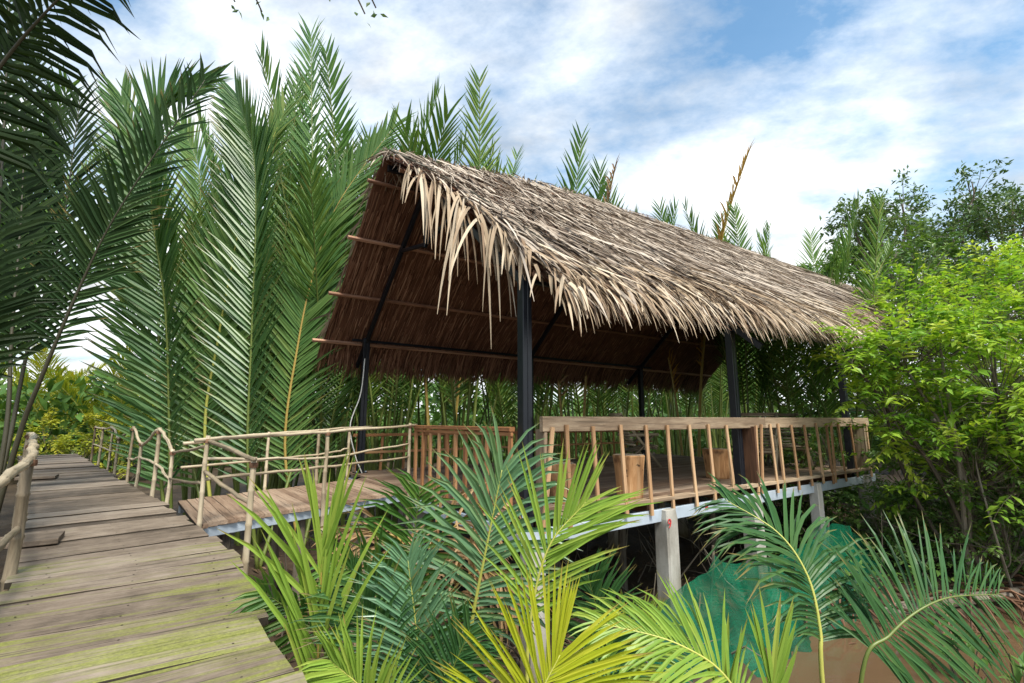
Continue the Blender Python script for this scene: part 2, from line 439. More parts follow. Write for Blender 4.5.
M['thatch_in'] = thatch('brown_thatch_lining', [(0.15, (0.045, 0.02, 0.012)), (0.42, (0.16, 0.075, 0.045)), (0.68, (0.30, 0.16, 0.10)), (0.9, (0.46, 0.29, 0.19))])

def mud():
    m, t = newmat('mud'); g = NT(t)
    p = g.n("ShaderNodeNewGeometry").outputs["Position"]
    a = g.noise(p, 0.9, 7, 0.65); b = g.noise(p, 9, 6, 0.7)
    c = g.ramp(a, [(0.3, (0.022, 0.016, 0.011)), (0.5, (0.05, 0.035, 0.023)), (0.7, (0.09, 0.065, 0.042))])
    c = g.mix(g.ramp(b, [(0.55, 0.0), (0.7, 0.5)]), c, (0.11, 0.08, 0.05))
    h = g.math('ADD', a, g.math('MULTIPLY', b, 0.4))
    g.out(g.bsdf(c, g.math('ADD', g.math('MULTIPLY', b, 0.5), 0.4), 0.12, 0, h, 0.8, 0.06).outputs[0]); return m
M['mud'] = mud()
def water():
    m, t = newmat('muddy_water'); g = NT(t)
    p = g.n("ShaderNodeNewGeometry").outputs["Position"]
    a = g.noise(p, 2.2, 3, 0.5, (1, 1.6, 1)); b = g.noise(p, 0.4, 3, 0.5)
    c = g.ramp(b, [(0.3, (0.085, 0.05, 0.026)), (0.7, (0.13, 0.08, 0.043))])
    g.out(g.bsdf(c, 0.05, 0.5, 0, a, 0.1, 0.05).outputs[0]); return m
M['water'] = water()
def netmat():
    m, t = newmat('teal_netting'); g = NT(t)
    v = g.attr("tc", "Vector")
    nz = g.noise(v, 3, 5, 0.6)
    c = g.ramp(nz, [(0.3, (0.0, 0.085, 0.04)), (0.7, (0.004, 0.24, 0.115))])
    stain = g.noise(v, 2.2, 5, 0.7)
    c = g.mix(g.ramp(stain, [(0.52, 0.0), (0.7, 0.55)]), c, (0.10, 0.09, 0.05))
    d = g.bsdf(c, 0.6, 0.3)
    tl = g.n("ShaderNodeBsdfTranslucent"); g.l(c, tl.inputs[0])
    m1 = g.n("ShaderNodeMixShader"); m1.inputs[0].default_value = 0.4
    g.l(d.outputs[0], m1.inputs[1]); g.l(tl.outputs[0], m1.inputs[2])
    tp = g.n("ShaderNodeBsdfTransparent")
    m2 = g.n("ShaderNodeMixShader")
    sx = g.n("ShaderNodeSeparateXYZ"); g.l(v, sx.inputs[0])
    wx = g.math('ABSOLUTE', g.math('SINE', g.math('MULTIPLY', sx.outputs[0], 120.0))); wy = g.math('ABSOLUTE', g.math('SINE', g.math('MULTIPLY', sx.outputs[1], 120.0)))
    weave = g.math('MAXIMUM', wx, wy)
    fine = g.noise(v, 7, 4, 0.6, (1, 0.35, 1))
    g.l(g.math('ADD', g.math('MULTIPLY', weave, 0.35), g.math('MULTIPLY', fine, 0.72), True), m2.inputs[0])
    g.l(tp.outputs[0], m2.inputs[1]); g.l(m1.outputs[0], m2.inputs[2])
    g.out(m2.outputs[0]); return m
M['net'] = netmat()

# ------------------------------------------------------------------ setting: ground, creek
def in_creek(x, y):
    """signed depth of the creek bed, positive inside the creek"""
    far = 7.6 + 0.12 * (x - 6) + 0.35 * math.sin(x * 0.8)
    near_x = 1.6 + 0.3 * math.sin(y * 1.1) + max(0, (y - 4.5)) * 0.9
    return min(far - y, x - near_x)
def ground_z(x, y):
    d = in_creek(x, y)
    k = max(0.0, min(1.0, d / 0.9 + 0.4))
    base = -1.55 + 0.10 * noise.noise(Vector((x * 0.7, y * 0.7, 0))) + 0.05 * noise.noise(Vector((x * 2.3, y * 2.3, 3)))
    if y > 7.6 + 0.12 * (x - 6) and x > 5: base += min(0.5, 0.12 * (y - 7.6))
    return base * (1 - k) + (-2.1) * k
g = MB()
xs = sorted(set([round(v, 2) for v in np.concatenate([np.linspace(-500, -30, 12), np.linspace(-30, -10, 20), np.linspace(-10, 14, 97), np.linspace(14, 34, 20), np.linspace(34, 500, 12)])]))
ys = sorted(set([round(v, 2) for v in np.concatenate([np.linspace(-60, -4, 10), np.linspace(-4, 18, 89), np.linspace(18, 40, 14), np.linspace(40, 900, 14)])]))
vs = [Vector((x, y, ground_z(x, y))) for y in ys for x in xs]
nx = len(xs)
fs = [(j * nx + i, j * nx + i + 1, (j + 1) * nx + i + 1, (j + 1) * nx + i) for j in range(len(ys) - 1) for i in range(nx - 1)]
g.add(vs, fs)
build('ground', g, M['mud'], origin=(0, 0, 0), smooth=True, kind='structure')
g = MB()
WZ = -1.74
cx0, cx1, cy0, cy1 = 0.9, 60, -20, 16
g.add([Vector((cx0, cy0, WZ)), Vector((cx1, cy0, WZ)), Vector((cx1, cy1, WZ)), Vector((cx0, cy1, WZ))], [(0, 1, 2, 3)])
build('creek_water', g, M['water'], kind='structure')

# ------------------------------------------------------------------ walkway (structure) with planks
RE = [Vector(p) for p in ((1.45, -1.1, 0), (-0.83, 2.05, 0), (-1.19, 2.56, 0), (-2.14, 3.94, 0), (-4.31, 6.19, 0), (-10.7, 12.5, 0), (-13.2, 15.0, 0))]
WALK_W = 1.22
def re_at(d):
    for i in range(len(RE) - 1):
        L = (RE[i + 1] - RE[i]).length
        if d <= L or i == len(RE) - 2:
            return RE[i] + (RE[i + 1] - RE[i]) * (d / L)
        d -= L
RE_LEN = sum((RE[i + 1] - RE[i]).length for i in range(len(RE) - 1))
def walk_frame(d):
    a = re_at(max(0, d - 0.5)); b = re_at(min(RE_LEN, d + 0.5)); t = (b - a).normalized()
    return re_at(d), t, Vector((-t.y, t.x, 0))       # right edge point, forward, left
walk = MB()
for off in (0.16, 0.6, 1.05):
    pts = [walk_frame(d)[0] + walk_frame(d)[2] * off + ZV * -0.13 for d in np.arange(0, RE_LEN, 1.0)]
    for a, b in zip(pts[:-1], pts[1:]): walk.bar(a, b, 0.07, 0.14)
walkway = build('walkway', walk, M['darkwood'], kind='structure')
d = 0.0; k = 0
while d < RE_LEN - 0.3:
    w = U(0.25, 0.38)
    p, t, l = walk_frame(d + w / 2)
    mb = MB()
    L = WALK_W + U(-0.03, 0.05)
    yaw = U(-0.012, 0.012)
    ax = (l * math.cos(yaw) + t * math.sin(yaw)); ay = ZV.cross(ax)
    c = p + l * (WALK_W / 2 + U(-0.03, 0.03)) + ZV * (-0.022 + U(-0.011, 0.008))
    az = (ZV + ay * U(-0.02, 0.02) + ax * U(-0.006, 0.006)).normalized()
    gap = U(0.006, 0.013) if rnd.random() < .8 else U(.018, .03)
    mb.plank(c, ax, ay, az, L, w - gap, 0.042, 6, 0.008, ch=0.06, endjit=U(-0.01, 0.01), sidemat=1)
    if d < 9:
        for off in (0.16, 0.6, 1.05):
            for q in (-.28, .28):
                nc_ = p + l * (off + U(-.015, .015)) + t * (w * q) + ZV * (c.z + .0225)
                mb.add([nc_ + Vector((math.cos(k_) * .006, math.sin(k_) * .006, 0)) for k_ in (0, 1.05, 2.1, 3.14, 4.2, 5.24)], [(0, 1, 2, 3, 4, 5)], .5, None, 1)
    build('plank', mb, [M['walk'], M['gap_shade_nail']], walkway)
    d += w
for d in np.arange(0.6, RE_LEN - 0.3, 2.1):
    p, t, l = walk_frame(d)
    for off in (0.12, WALK_W - 0.12):
        b = p + l * off
        mb = MB(); mb.tube([Vector((b.x, b.y, -2.3)), Vector((b.x + U(-.03, .03), b.y, -1)), Vector((b.x, b.y, -0.2))], [0.07, 0.065, 0.06], 8)
        build('support_post', mb, M['oldpole'], walkway)
# loose boards lying at the left edge of the walkway
def loose_board(px, py, Y, L, Wd, label):
    q = at(px, py, Y); mb = MB()
    p, t, l = walk_frame(4.0)
    mb.plank(Vector((q.x, q.y, 0.03)), l, ZV.cross(l), ZV, L, Wd, 0.045, 3, 0.004)
    o = build('loose_board', mb, M['walk'], label=label, category='board', group='loose boards on the walkway')
loose_board(28, 533, 4.15, 0.42, 0.34, 'short grey board lying by the near bamboo railing on the walkway')
loose_board(38, 474, 8.6, 0.5, 0.4, 'small dark board farther along the walkway at its left edge')

# ------------------------------------------------------------------ link bridge from walkway to pavilion
RD = Vector((0.56, 0.83, 0)).normalized(); RS = Vector((RD.y, -RD.x, 0))
RF0 = Vector((-3.08, 4.95, 0)); RB0 = Vector((-4.21, 6.34, 0))
def meet(p):       # distance along RD from p to the deck's left edge (s = -0.15)
    n = SV
    return ((H(-0.15, 0) - p).dot(n)) / RD.dot(n)
fL = meet(RF0); bL = meet(RB0)
rb = MB()
for p0, L in ((RF0 - RS * 0.02, fL), (RB0 + RS * 0.05, bL)):
    rb.bar(p0 + ZV * -0.10, p0 + RD * L + ZV * -0.10, 0.05, 0.10)
footbridge = build('footbridge', rb, M['galv'], label='short plank footbridge linking the walkway to the pavilion deck', category='footbridge')
n = 30
for i in range(n):
    u0, u1 = i / n, (i + 1) / n
    a = (RF0 + RD * fL * (u0 + u1) / 2); b = (RB0 + RD * bL * (u0 + u1) / 2)
    mb = MB()
    w = (fL + bL) / 2 / n
    ax = (b - a).normalized(); ay = ZV.cross(ax)
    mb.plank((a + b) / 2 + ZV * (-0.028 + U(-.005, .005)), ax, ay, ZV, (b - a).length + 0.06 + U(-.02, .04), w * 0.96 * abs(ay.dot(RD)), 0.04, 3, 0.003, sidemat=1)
    build('plank', mb, [M['deck'], M['gap_shade_nail']], footbridge)
for p0, L in ((RF0, fL), (RB0, bL)):
    for u in (0.12, 0.42, 0.75):
        b = p0 + RD * L * u + RS * (-0.12 if p0 is RF0 else 0.15)
        mb = MB(); mb.tube([Vector((b.x, b.y, -2.2)), Vector((b.x, b.y, -0.16))], [0.06, 0.055], 8)
        build('support_post', mb, M['oldpole'], footbridge)

# ------------------------------------------------------------------ bamboo railings
def bamboo(mb, pts, r, wob=0.01, n=None, sides=8):
    """a pole with straight internodes, a ring at each node and a slight taper"""
    pts = [Vector(p) for p in pts]
    L = sum((pts[i + 1] - pts[i]).length for i in range(len(pts) - 1))
    n = max(3, int(L / 0.24) + 1)
    sm = spline(pts, n) if len(pts) > 2 else [pts[0].lerp(pts[1], i / (n - 1)) for i in range(n)]
    for i in range(1, n - 1): sm[i] = sm[i] + Vector((U(-wob, wob), U(-wob, wob), U(-wob, wob)))
    out_p, rad = [sm[0]], [r]
    for i in range(1, n):
        ax = (sm[i] - sm[i - 1]).normalized(); k = 1 - 0.2 * i / n
        out_p += [sm[i - 1].lerp(sm[i], .5), sm[i] - ax * 0.014]; rad += [r * k * .96, r * k * .97]
        if i < n - 1:
            out_p += [sm[i], sm[i] + ax * 0.014]; rad += [r * k * 1.14, r * k * .97]
    mb.tube(out_p, rad, sides)
def railing(label, posts, rails, base, rpost=0.027, group='bamboo railings'):
    root = empty('bamboo_railing', base, label, 'railing', group)
    for a, b in posts:
        mb = MB(); bamboo(mb, [a, b], rpost * U(0.9, 1.12), 0.006); build('post', mb, M['bamboo'], root, smooth=True)
    for a, b in posts:
        m = MB(); q = b + (a - b).normalized() * U(.05, .08); ax = (b - a).normalized()
        m.tube([q - ax * .02, q, q + ax * .02], [rpost * 1.22, rpost * 1.3, rpost * 1.22], 8); build('lashing', m, M['darkwood'], root)
    for pts, r in rails:
        mb = MB(); bamboo(mb, pts, r); build('rail', mb, M['bamboo'], root, smooth=True)
    return root
def pz(p, z): return Vector((p.x, p.y, z))
# near side of the footbridge, with the return towards the camera
A = RF0 + RS * 0.05; Bp = Vector((-2.10, 3.96, 0)) + Vector((0.03, 0.02, 0)); C_ = RF0 + RD * fL * 0.48 + RS * 0.05; D_ = RF0 + RD * (fL - 0.1) + RS * 0.05
railing('bamboo railing on the near side of the footbridge with its return to the walkway',
        [(pz(A, -0.55), pz(A, 0.86)), (pz(Bp, -0.35), pz(Bp, 0.72)), (pz(C_, -0.9), pz(C_, 0.9)), (pz(D_, -0.5), pz(D_, 0.97))],
        [([pz(A - RD * 0.12, 0.80), pz(C_, 0.855), pz(D_ + RD * .15, 0.93)], 0.021), ([pz(A, 0.42), pz(C_, 0.44), pz(D_, 0.47)], 0.017), ([pz(A, 0.62), pz(C_, 0.55), pz(D_, 0.66)], 0.016),
         ([pz(A + Vector((-.06, .08, 0)), 0.80), pz((A + Bp) / 2, 0.74), pz(Bp + Vector((.04, -.06, 0)), 0.69)], 0.022), ([pz(A, 0.50), pz((A + Bp) / 2, 0.40), pz(Bp, 0.35)], 0.02)], pz(A, -0.55))
# far side of the footbridge
A2 = RB0 - RS * 0.03; pts2 = [RB0 + RD * bL * u - RS * 0.03 for u in (0.0, 0.38, 0.66, 0.86)]
railing('bamboo railing on the far side of the footbridge before the palms',
        [(pz(p, -0.5), pz(p, 0.84 + 0.03 * i)) for i, p in enumerate(pts2[1:])],
        [([pz(pts2[0], 0.70), pz(pts2[1], 0.80), pz(pts2[3] + RD * 0.5, 0.88)], 0.022), ([pz(pts2[0], 0.40), pz(pts2[2], 0.45), pz(pts2[3], 0.52)], 0.017)], pz(pts2[1], -0.5))
# right edge of the walkway, running away
posts, tops, mids = [], [], []
for i, (dd, hh, mm) in enumerate(((0.0, 0.60, 0.28), (0.95, 0.86, 0.40), (2.2, 0.62, 0.42), (3.1, 0.86, 0.35), (4.6, 0.66, 0.40), (5.6, 0.84, 0.38), (7.2, 0.80, 0.40), (8.8, 0.82, 0.4))):
    p = RE[4] + (RE[5] - RE[4]).normalized() * dd + Vector((0.04, 0.03, 0))
    posts.append((pz(p, -0.55), pz(p, hh + 0.05))); tops.append(pz(p, hh)); mids.append(pz(p, mm))
tops[0] = tops[0]; 
railing('crooked bamboo railing running away along the right edge of the walkway', posts, [(tops, 0.022), (mids, 0.017), ([pz(A, 0.74), tops[0]], 0.018), ([pz(A, 0.38), mids[0]], 0.016)], posts[0][0], 0.028)
# left edge of the walkway
posts, tops, mids = [], [], []
for i, dd in enumerate((4.62, 5.05, 6.5, 8.2, 10.2, 12.4)):
    p, t, l = walk_frame(dd); p = p + l * (WALK_W + 0.0)
    hh = (0.55, 0.60, 0.74, 0.8, 0.82, 0.8)[i]
    posts.append((pz(p, -0.55), pz(p, hh + 0.03))); tops.append(pz(p, hh)); mids.append(pz(p, 0.24 + 0.03 * (i % 3)))
railing('stout bamboo railing on the left edge of the walkway', posts, [(tops, 0.03), (mids, 0.022)], posts[0][0], 0.036)

# ------------------------------------------------------------------ pavilion
PAV = empty('thatched_pavilion', H(4, 2.6, -1.6), 'open thatched pavilion with black steel posts on concrete piles', 'pavilion')
SL, WL = 8.34, 5.3
DS0, DS1, DW0, DW1 = -0.15, 9.0, -0.12, 5.55
# deck planks run along the long side, in two lengths
deck = MB()
for s in np.arange(DS0 + 0.3, DS1, 0.9): deck.bar(H(s, DW0 + 0.1, -0.11), H(s, DW1 - 0.05, -0.11), 0.06, 0.12)
deck = build('deck', deck, M['darkwood'], PAV)
w = DW0 + 0.02
while w < DW1 - 0.05:
    wd_ = U(0.16, 0.22)
    cut = U(3.4, 5.4)
    for s0, s1 in ((DS0, cut - 0.004), (cut + 0.004, DS1)):
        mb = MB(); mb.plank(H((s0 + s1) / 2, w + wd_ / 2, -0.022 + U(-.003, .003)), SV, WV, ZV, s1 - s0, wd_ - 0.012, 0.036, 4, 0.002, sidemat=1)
        build('plank', mb, [M['deck'], M['gap_shade_nail']], deck)
    w += wd_
# steel edge beams
def part(name, mat, fn, parent=PAV, smooth=False, **kw):
    mb = MB(); fn(mb); return build(name, mb, mat, parent, smooth=smooth, **kw)
ZB = -0.155
part('edge_beam', M['galv'], lambda m: (m.bar(H(DS0 - .05, DW0 - 0.02, ZB - 0.03), H(DS1 + 0.05, DW0 - 0.02, ZB - 0.03), 0.05, 0.15)))
part('edge_beam', M['galv'], lambda m: (m.bar(H(DS0 + 0.02, DW0 + .1, ZB - 0.03), H(DS0 + 0.02, DW1, ZB - 0.03), 0.05, 0.15)))
part('edge_beam', M['galv'], lambda m: (m.bar(H(DS0 - .05, DW1, ZB - 0.03), H(DS1 + 0.05, DW1, ZB - 0.03), 0.05, 0.15)))
# weathered kerb board on the front edge, in three lengths
for s0, s1 in ((0.25, 3.95), (3.97, 6.4), (6.42, 9.02)):
    part('kerb_board', M['rail'], lambda m: m.plank(H((s0 + s1) / 2, DW0 - 0.03, 0.012), SV, WV, ZV, s1 - s0, 0.11, 0.052, 5, 0.006))
# concrete piles
def pile(s, w, wid, top, lean=0.0):
    def fn(m):
        b = H(s, w)
        pts = [Vector((b.x + lean, b.y, -2.4)), Vector((b.x + lean * .4, b.y, -1.1)), Vector((b.x, b.y, top - 0.12)), Vector((b.x, b.y, top))]
        n0 = len(m.v)
        vs, tcs, fs = [], [], []
        for k, p in enumerate(pts):
            for (a, c_) in ((1, .82), (.82, 1), (-.82, 1), (-1, .82), (-1, -.82), (-.82, -1), (.82, -1), (1, -.82)):
                h = wid / 2 * (1.0 if k < 3 else 0.86)
                vs.append(p + SV * a * h * U(.97, 1.03) + WV * c_ * h * U(.97, 1.03) + ZV * U(-.012, .012))
        for i in range(3):
            for j in range(8): fs.append((i * 8 + j, i * 8 + (j + 1) % 8, i * 8 + 8 + (j + 1) % 8, i * 8 + 8 + j))
        fs.append(tuple(24 + j for j in range(8)))
        m.add(vs, fs)
    return part('concrete_pile', M['concrete'], fn)
for s, wid, top in ((-0.02, .2, -.23), (2.12, .22, -.12), (4.17, .23, -.12), (6.3, .17, -.10), (8.5, .21, -.10)):
    pile(s, DW0 - 0.03, wid, top)
for w in (2.65, 5.3):
    for s in (0.0, 2.1, 4.17, 6.3, 8.4): pile(s, w, 0.2, -0.23)
for s, w in ((1.3, 1.0), (2.7, 1.1), (3.4, .9), (5.2, 1.2), (1.9, 3.5), (3.2, 3.8)):
    b = H(s, w)
    part('timber_prop', M['oldpole'], lambda m: m.tube([pz(b, -2.2), pz(b + Vector((U(-.05, .05), 0, 0)), -1), pz(b, -0.14)], [.065, .06, .055], 8))
# the red number on the near pile and the red mark on the beam
def text_mesh(txt, size, loc, xdir, name):
    cu = bpy.data.curves.new(name, 'FONT'); cu.body = txt; cu.size = size; cu.extrude = 0.0015; cu.align_x = 'CENTER'; cu.align_y = 'CENTER'
    tmp = bpy.data.objects.new('tmp', cu); COL.objects.link(tmp)
    bpy.context.view_layer.update()
    me = bpy.data.meshes.new_from_object(tmp); bpy.data.objects.remove(tmp)
    nrm = xdir.cross(ZV)
    rot = Matrix((xdir, ZV, nrm)).transposed()
    me.transform(rot.to_4x4()); me.materials.clear(); me.materials.append(M['redpaint'])
    o = bpy.data.objects.new(name, me); place(o, PAV, loc); return o
text_mesh('9', 0.16, H(2.03, DW0 - 0.03 - 0.122, -0.27), SV, 'painted_number')
# knots and dab of red tape on the beam
part('red_tape', M['redpaint'], lambda m: m.plank(H(2.98, DW0 - 0.047, -0.17), SV, WV, ZV, 0.05, 0.012, 0.09, 2, 0.006))
# black steel posts
POSTS = [(s, w) for w in (0, WL) for s in (0, SL / 2, SL)]
PTOP = 2.62
for s, w in POSTS:
    base = -0.3 if w == 0 else -0.16
    ww = -0.0
    def fn(m, s=s, w=w):
        # boxed C-sections: two channels with a seam down the middle
        for sgn in (-1, 1):
            m.bar(H(s + sgn * 0.032, w, base), H(s + sgn * 0.032, w, PTOP), 0.115, 0.06, up=SV, ch=0.1)
    po = part('post', M['black'], fn)
    part('base_plate', M['black'], lambda m: m.plank(H(s, w, 0.004), SV, WV, ZV, 0.24, 0.2, 0.012), po)
    for ds in (-.09, .09): part('bolt', M['galv'], lambda m: m.tube([H(s + ds, w - .075, 0.008), H(s + ds, w - .075, 0.035)], .011, 6), po)
# wooden end boards of the railing by the posts
for s in (0.17, 4.17 + 0.16, SL + 0.3):
    part('rail_post', M['darkwood'] if s > 1 and s < 8 else M['rail'], lambda m: m.bar(H(s, DW0 + 0.05, 0.0), H(s, DW0 + 0.05, 0.9), 0.045, 0.16 if s < 1 else 0.28, up=SV.cross(ZV), segs=3, jit=.004))
# front railing: broad top board and slanted balusters
fr = MB()
FR = build('front_railing', fr.bar(H(0.12, DW0 - 0.01, 0.955), H(4.75, DW0 - 0.01, 0.955), 0.05, 0.165, segs=8, jit=0.004), M['rail'], PAV)
part('top_board', M['rail'], lambda m: m.bar(H(4.756, DW0 - 0.01, 0.957), H(9.05, DW0 - 0.01, 0.957), 0.05, 0.168, segs=8, jit=0.004), FR)
bal_px = [549, 563, 589, 616.5, 642, 663, 685, 704, 722, 752, 757, 766, 774, 787, 800, 812, 822, 827, 834, 846, 862]
tilt = {549: -0.16, 563: .02, 752: -.12, 757: -.14, 774: 0.0, 827: -.1, 862: -.06}
for px in bal_px:
    k = (px - 512) / 489.0
    s = (k * (O.y + WV.y * DW0) - (O.x + WV.x * DW0)) / (SV.x - k * SV.y)
    tl = tilt.get(px, U(0.02, 0.07))
    part('baluster', M['baluster'], lambda m: m.bar(H(s + tl, DW0 - 0.075 + U(-.006, .006), -0.13 + U(-.03, .02)), H(s, DW0 - 0.058, 0.93 + U(-.02, .02)), 0.028, 0.05, up=SV, segs=3, jit=.003), FR)
# side railing towards the footbridge
SRW = meet(RF0); wS = (RF0 + RD * SRW - O).dot(WV)
SR = build('side_railing', MB().bar(H(-0.1, 0.1, 0.90), H(-0.1, wS, 0.90), 0.07, 0.05, segs=5, jit=.003), M['orange'], PAV)
part('lower_rail', M['orange'], lambda m: m.bar(H(-0.1, 0.1, 0.845), H(-0.1, wS, 0.845), 0.03, 0.04), SR)
for i in range(11):
    w = 0.14 + (wS - 0.16) * i / 10
    part('baluster', M['orange'], lambda m: m.bar(H(-0.09, w + U(-.02, .02), -0.02), H(-0.09, w + U(-.02, .02), 0.875), 0.035, 0.055, segs=3, jit=.003), SR)
# low rail along the back of the deck
BR = build('back_railing', MB().bar(H(-0.1, DW1 - 0.05, 0.70), H(DS1, DW1 - 0.05, 0.70), 0.05, 0.06, segs=8, jit=.004), M['orange'], PAV)
part('lower_rail', M['orange'], lambda m: m.bar(H(-0.1, DW1 - 0.05, 0.36), H(DS1, DW1 - 0.05, 0.36), 0.04, 0.05, segs=8, jit=.004), BR)
for i in range(19):
    s = i * 0.49
    part('baluster', M['orange'], lambda m: m.bar(H(s, DW1 - 0.02, -0.02), H(s + U(-.03, .03), DW1 - 0.02, 0.74), 0.035, 0.05), BR)

# ---- roof
RW, RZ, SLP = WL / 2, 5.05, 0.872
RS0, RS1 = -0.78, 12.4
cosA = 1 / math.sqrt(1 + SLP * SLP); sinA = SLP * cosA
def eave_w(s):          # how far the front eave reaches out; it shortens towards the far end
    u = max(0, (s - 4.5) / (RS1 - 4.5)); return -0.72 + 1.25 * u ** 2.2
def verge_s(w):         # the front slope's near edge runs back towards the eave
    u = min(1, max(0, (RW - w) / (RW + 0.72))); return RS0 + 0.5 * min(1, u * 3) + 0.3 * u
def roof_pt(s, w, up=0.0, back=False):
    off = abs(w - RW); z = RZ - SLP * off
    rise = 0.36 * min(1, max(0, (s - RS0) / 3.5)) ** 0.8 + 0.022 * max(0, s)
    sag = rise * (1 if w < RW else max(0, 1 - off / 2.6)) * (1 - .25 * min(1, off / 3)) + 0.30 * max(0, (s - 6) / 4.7) ** 2 * (1 if w < RW else 0) * min(1, off / 2)
    n = (-sinA if w < RW else sinA)
    return H(s, w + n * up, z + sag + cosA * up)
def ridge_z(s): return roof_pt(s, RW - 0.0001).z
ROOF = MB()
nS, nW = 40, 12
# the lining: a bowed sheet for each slope
def sheet(back):
    m = MB()
    for lay, up in ((0, 0.0), (1, 0.05)):
        vs = []
        for i in range(nS + 1):
            sq = RS0 + 0.03 + (RS1 - RS0 - 0.06) * i / nS
            for j in range(nW + 1):
                we = (WL + 0.5) if back else eave_w(sq) + 0.3
                w = RW + (we - RW) * j / nW
                s = sq if back else max(sq, verge_s(w) + .03) + 0.002 * i
                vs.append(roof_pt(s, w + (0.0001 if back else -0.0001), up))
        fs = [(i * (nW + 1) + j, i * (nW + 1) + j + 1, (i + 1) * (nW + 1) + j + 1, (i + 1) * (nW + 1) + j) for i in range(nS) for j in range(nW)]
        m.add(vs, fs, 0.35, [(v.dot(WV) * 1.3 + v.z, v.dot(SV) * 4, 0) for v in vs])
    return m
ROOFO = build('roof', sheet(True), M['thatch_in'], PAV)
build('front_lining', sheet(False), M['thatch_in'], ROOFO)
# purlins
for back in (True, False):
    for k, off in enumerate((0.3, 1.1, 2.0, 2.86)):
        w = RW + off if back else RW - off
        part('purlin', M['purlin'], lambda m: m.bar(roof_pt((RS0 - 0.12 - 0.03 * k) if back else verge_s(w) + .02, w, -0.045), roof_pt(RS1 - 0.1, w, -0.045), 0.05, 0.06, up=(roof_pt(0, w, 1) - roof_pt(0, w, 0)), segs=12, jit=.003), ROOFO)
part('ridge_beam', M['black'], lambda m: m.bar(H(RS0 + .1, RW, RZ - 0.14), H(RS1 - 0.2, RW, RZ + 0.2), 0.06, 0.1), ROOFO)
# steel rafters, collar ties, knee braces, eave tubes
for s in (0, SL / 2, SL):
    for sg, w in ((-1, 0), (1, WL)):
        part('rafter', M['black'], lambda m: m.bar(H(s, RW, RZ - 0.2), H(s, w + sg * (0.5 if sg > 0 or s > 1 else -.05), RZ - 0.2 - SLP * (RW + (0.5 if sg > 0 or s > 1 else -.05))), 0.06, 0.10), ROOFO)
        part('knee_brace', M['black'], lambda m: m.bar(H(s, RW, RZ - 1.25), H(s, RW + sg * 0.95, RZ - 0.25 - SLP * 0.95), 0.05, 0.06), ROOFO)
    part('king_post', M['black'], lambda m: m.bar(H(s, RW, RZ - 1.3), H(s, RW, RZ - 0.2), 0.06, 0.06, up=SV), ROOFO)
for w in (0, WL):
    part('eave_tube', M['black'], lambda m: m.bar(H((RS0 + .5) if w > 1 else 0.05, w, PTOP - 0.05), H(SL + .5, w, PTOP - 0.05), 0.045, 0.05), ROOFO)
# thatch: strips of palm leaf laid down the slope
DSF = -WV * cosA - ZV * sinA; NF = -WV * sinA + ZV * cosA
DSB = WV * cosA - ZV * sinA; NB = WV * sinA + ZV * cosA
def strip(m, p, d, nrm, L, wd_, lift, grav, seg=4, tint=None, curl=0.3):
    pts, ws = [], []
    dd = (d + nrm * lift).normalized(); q = Vector(p)
    side = dd.cross(nrm).normalized()
    a = U(-curl, curl); side = (side * math.cos(a) + nrm * math.sin(a)).normalized()
    for i in range(seg + 1):
        u = i / seg
        pts.append(q.copy()); ws.append(wd_ * (0.75 + 0.5 * u - 1.15 * u * u) if u > 0.05 else wd_ * .75)
        dd = (dd + ZV * (-grav / seg)).normalized()
        q = q + dd * (L / seg)
    m.ribbon(pts, ws, side, tint)
th = MB(); th_tan = MB()
course = 0.17
nc = 26
for c in range(nc):
    u = (c + 0.5) / nc
    ns = int((RS1 - RS0) / (0.034 if u < .5 else 0.036))
    for i in range(ns):
        s = RS0 + (RS1 - RS0) * (i + U(0, 1)) / ns
        we = eave_w(s) + 0.12
        w = RW + (we - RW) * min(1.0, u + U(-.02, .02))
        if s < verge_s(w): continue
        p = roof_pt(s, w, 0.06 + U(0, .07) + 0.05 * (1 - u))
        yaw = rnd.gauss(0.10, 0.28)
        d = DSF * math.cos(yaw) + SV * math.sin(yaw)
        L = (U(0.42, 0.8) if u < .5 else U(.7, 1.35)) if u < 0.8 else U(0.35, 0.66)
        strip(th if (u < 0.72 or rnd.random() < 0.35) else th_tan, p, d, NF, L, U(0.02, 0.048) if u < .5 else U(.022, .058), U(0.0, 0.24), U(0.0, 0.4) + (0.5 if u > 0.9 else 0), 3, min(1, max(0, rnd.gauss(0.52, 0.3))), .6)
# fringe hanging off the eave
for i in range(1500):
    s = U(RS0 + .8, RS1); p = roof_pt(s, eave_w(s) + U(0.0, 0.35), U(-0.03, 0.12))
    yaw = rnd.gauss(0.05, 0.3); d = DSF * math.cos(yaw) + SV * math.sin(yaw)
    strip(th_tan, p, d, NF, U(0.25, 0.5), U(0.02, 0.04), U(-.2, .12), U(0.6, 1.4), 4, min(1, max(0, rnd.gauss(0.5, 0.26))))
# ridge cap: leaves bent over the crest
for i in range(2600):
    s = U(RS0 - .05, RS1); sg = rnd.choice((-1, 1))
    p = H(s, RW + U(-.12, .12), ridge_z(s) + U(0.04, 0.16))
    d = (DSF if sg < 0 else DSB) * 0.8 + SV * U(-1.2, 1.5) + ZV * U(-.1, .25)
    strip(th, p, d.normalized(), ZV, U(0.3, 0.7), U(0.02, 0.04), U(-.1, .15), U(0.3, 0.9), 3, min(1, max(0, rnd.gauss(0.55, 0.25))))
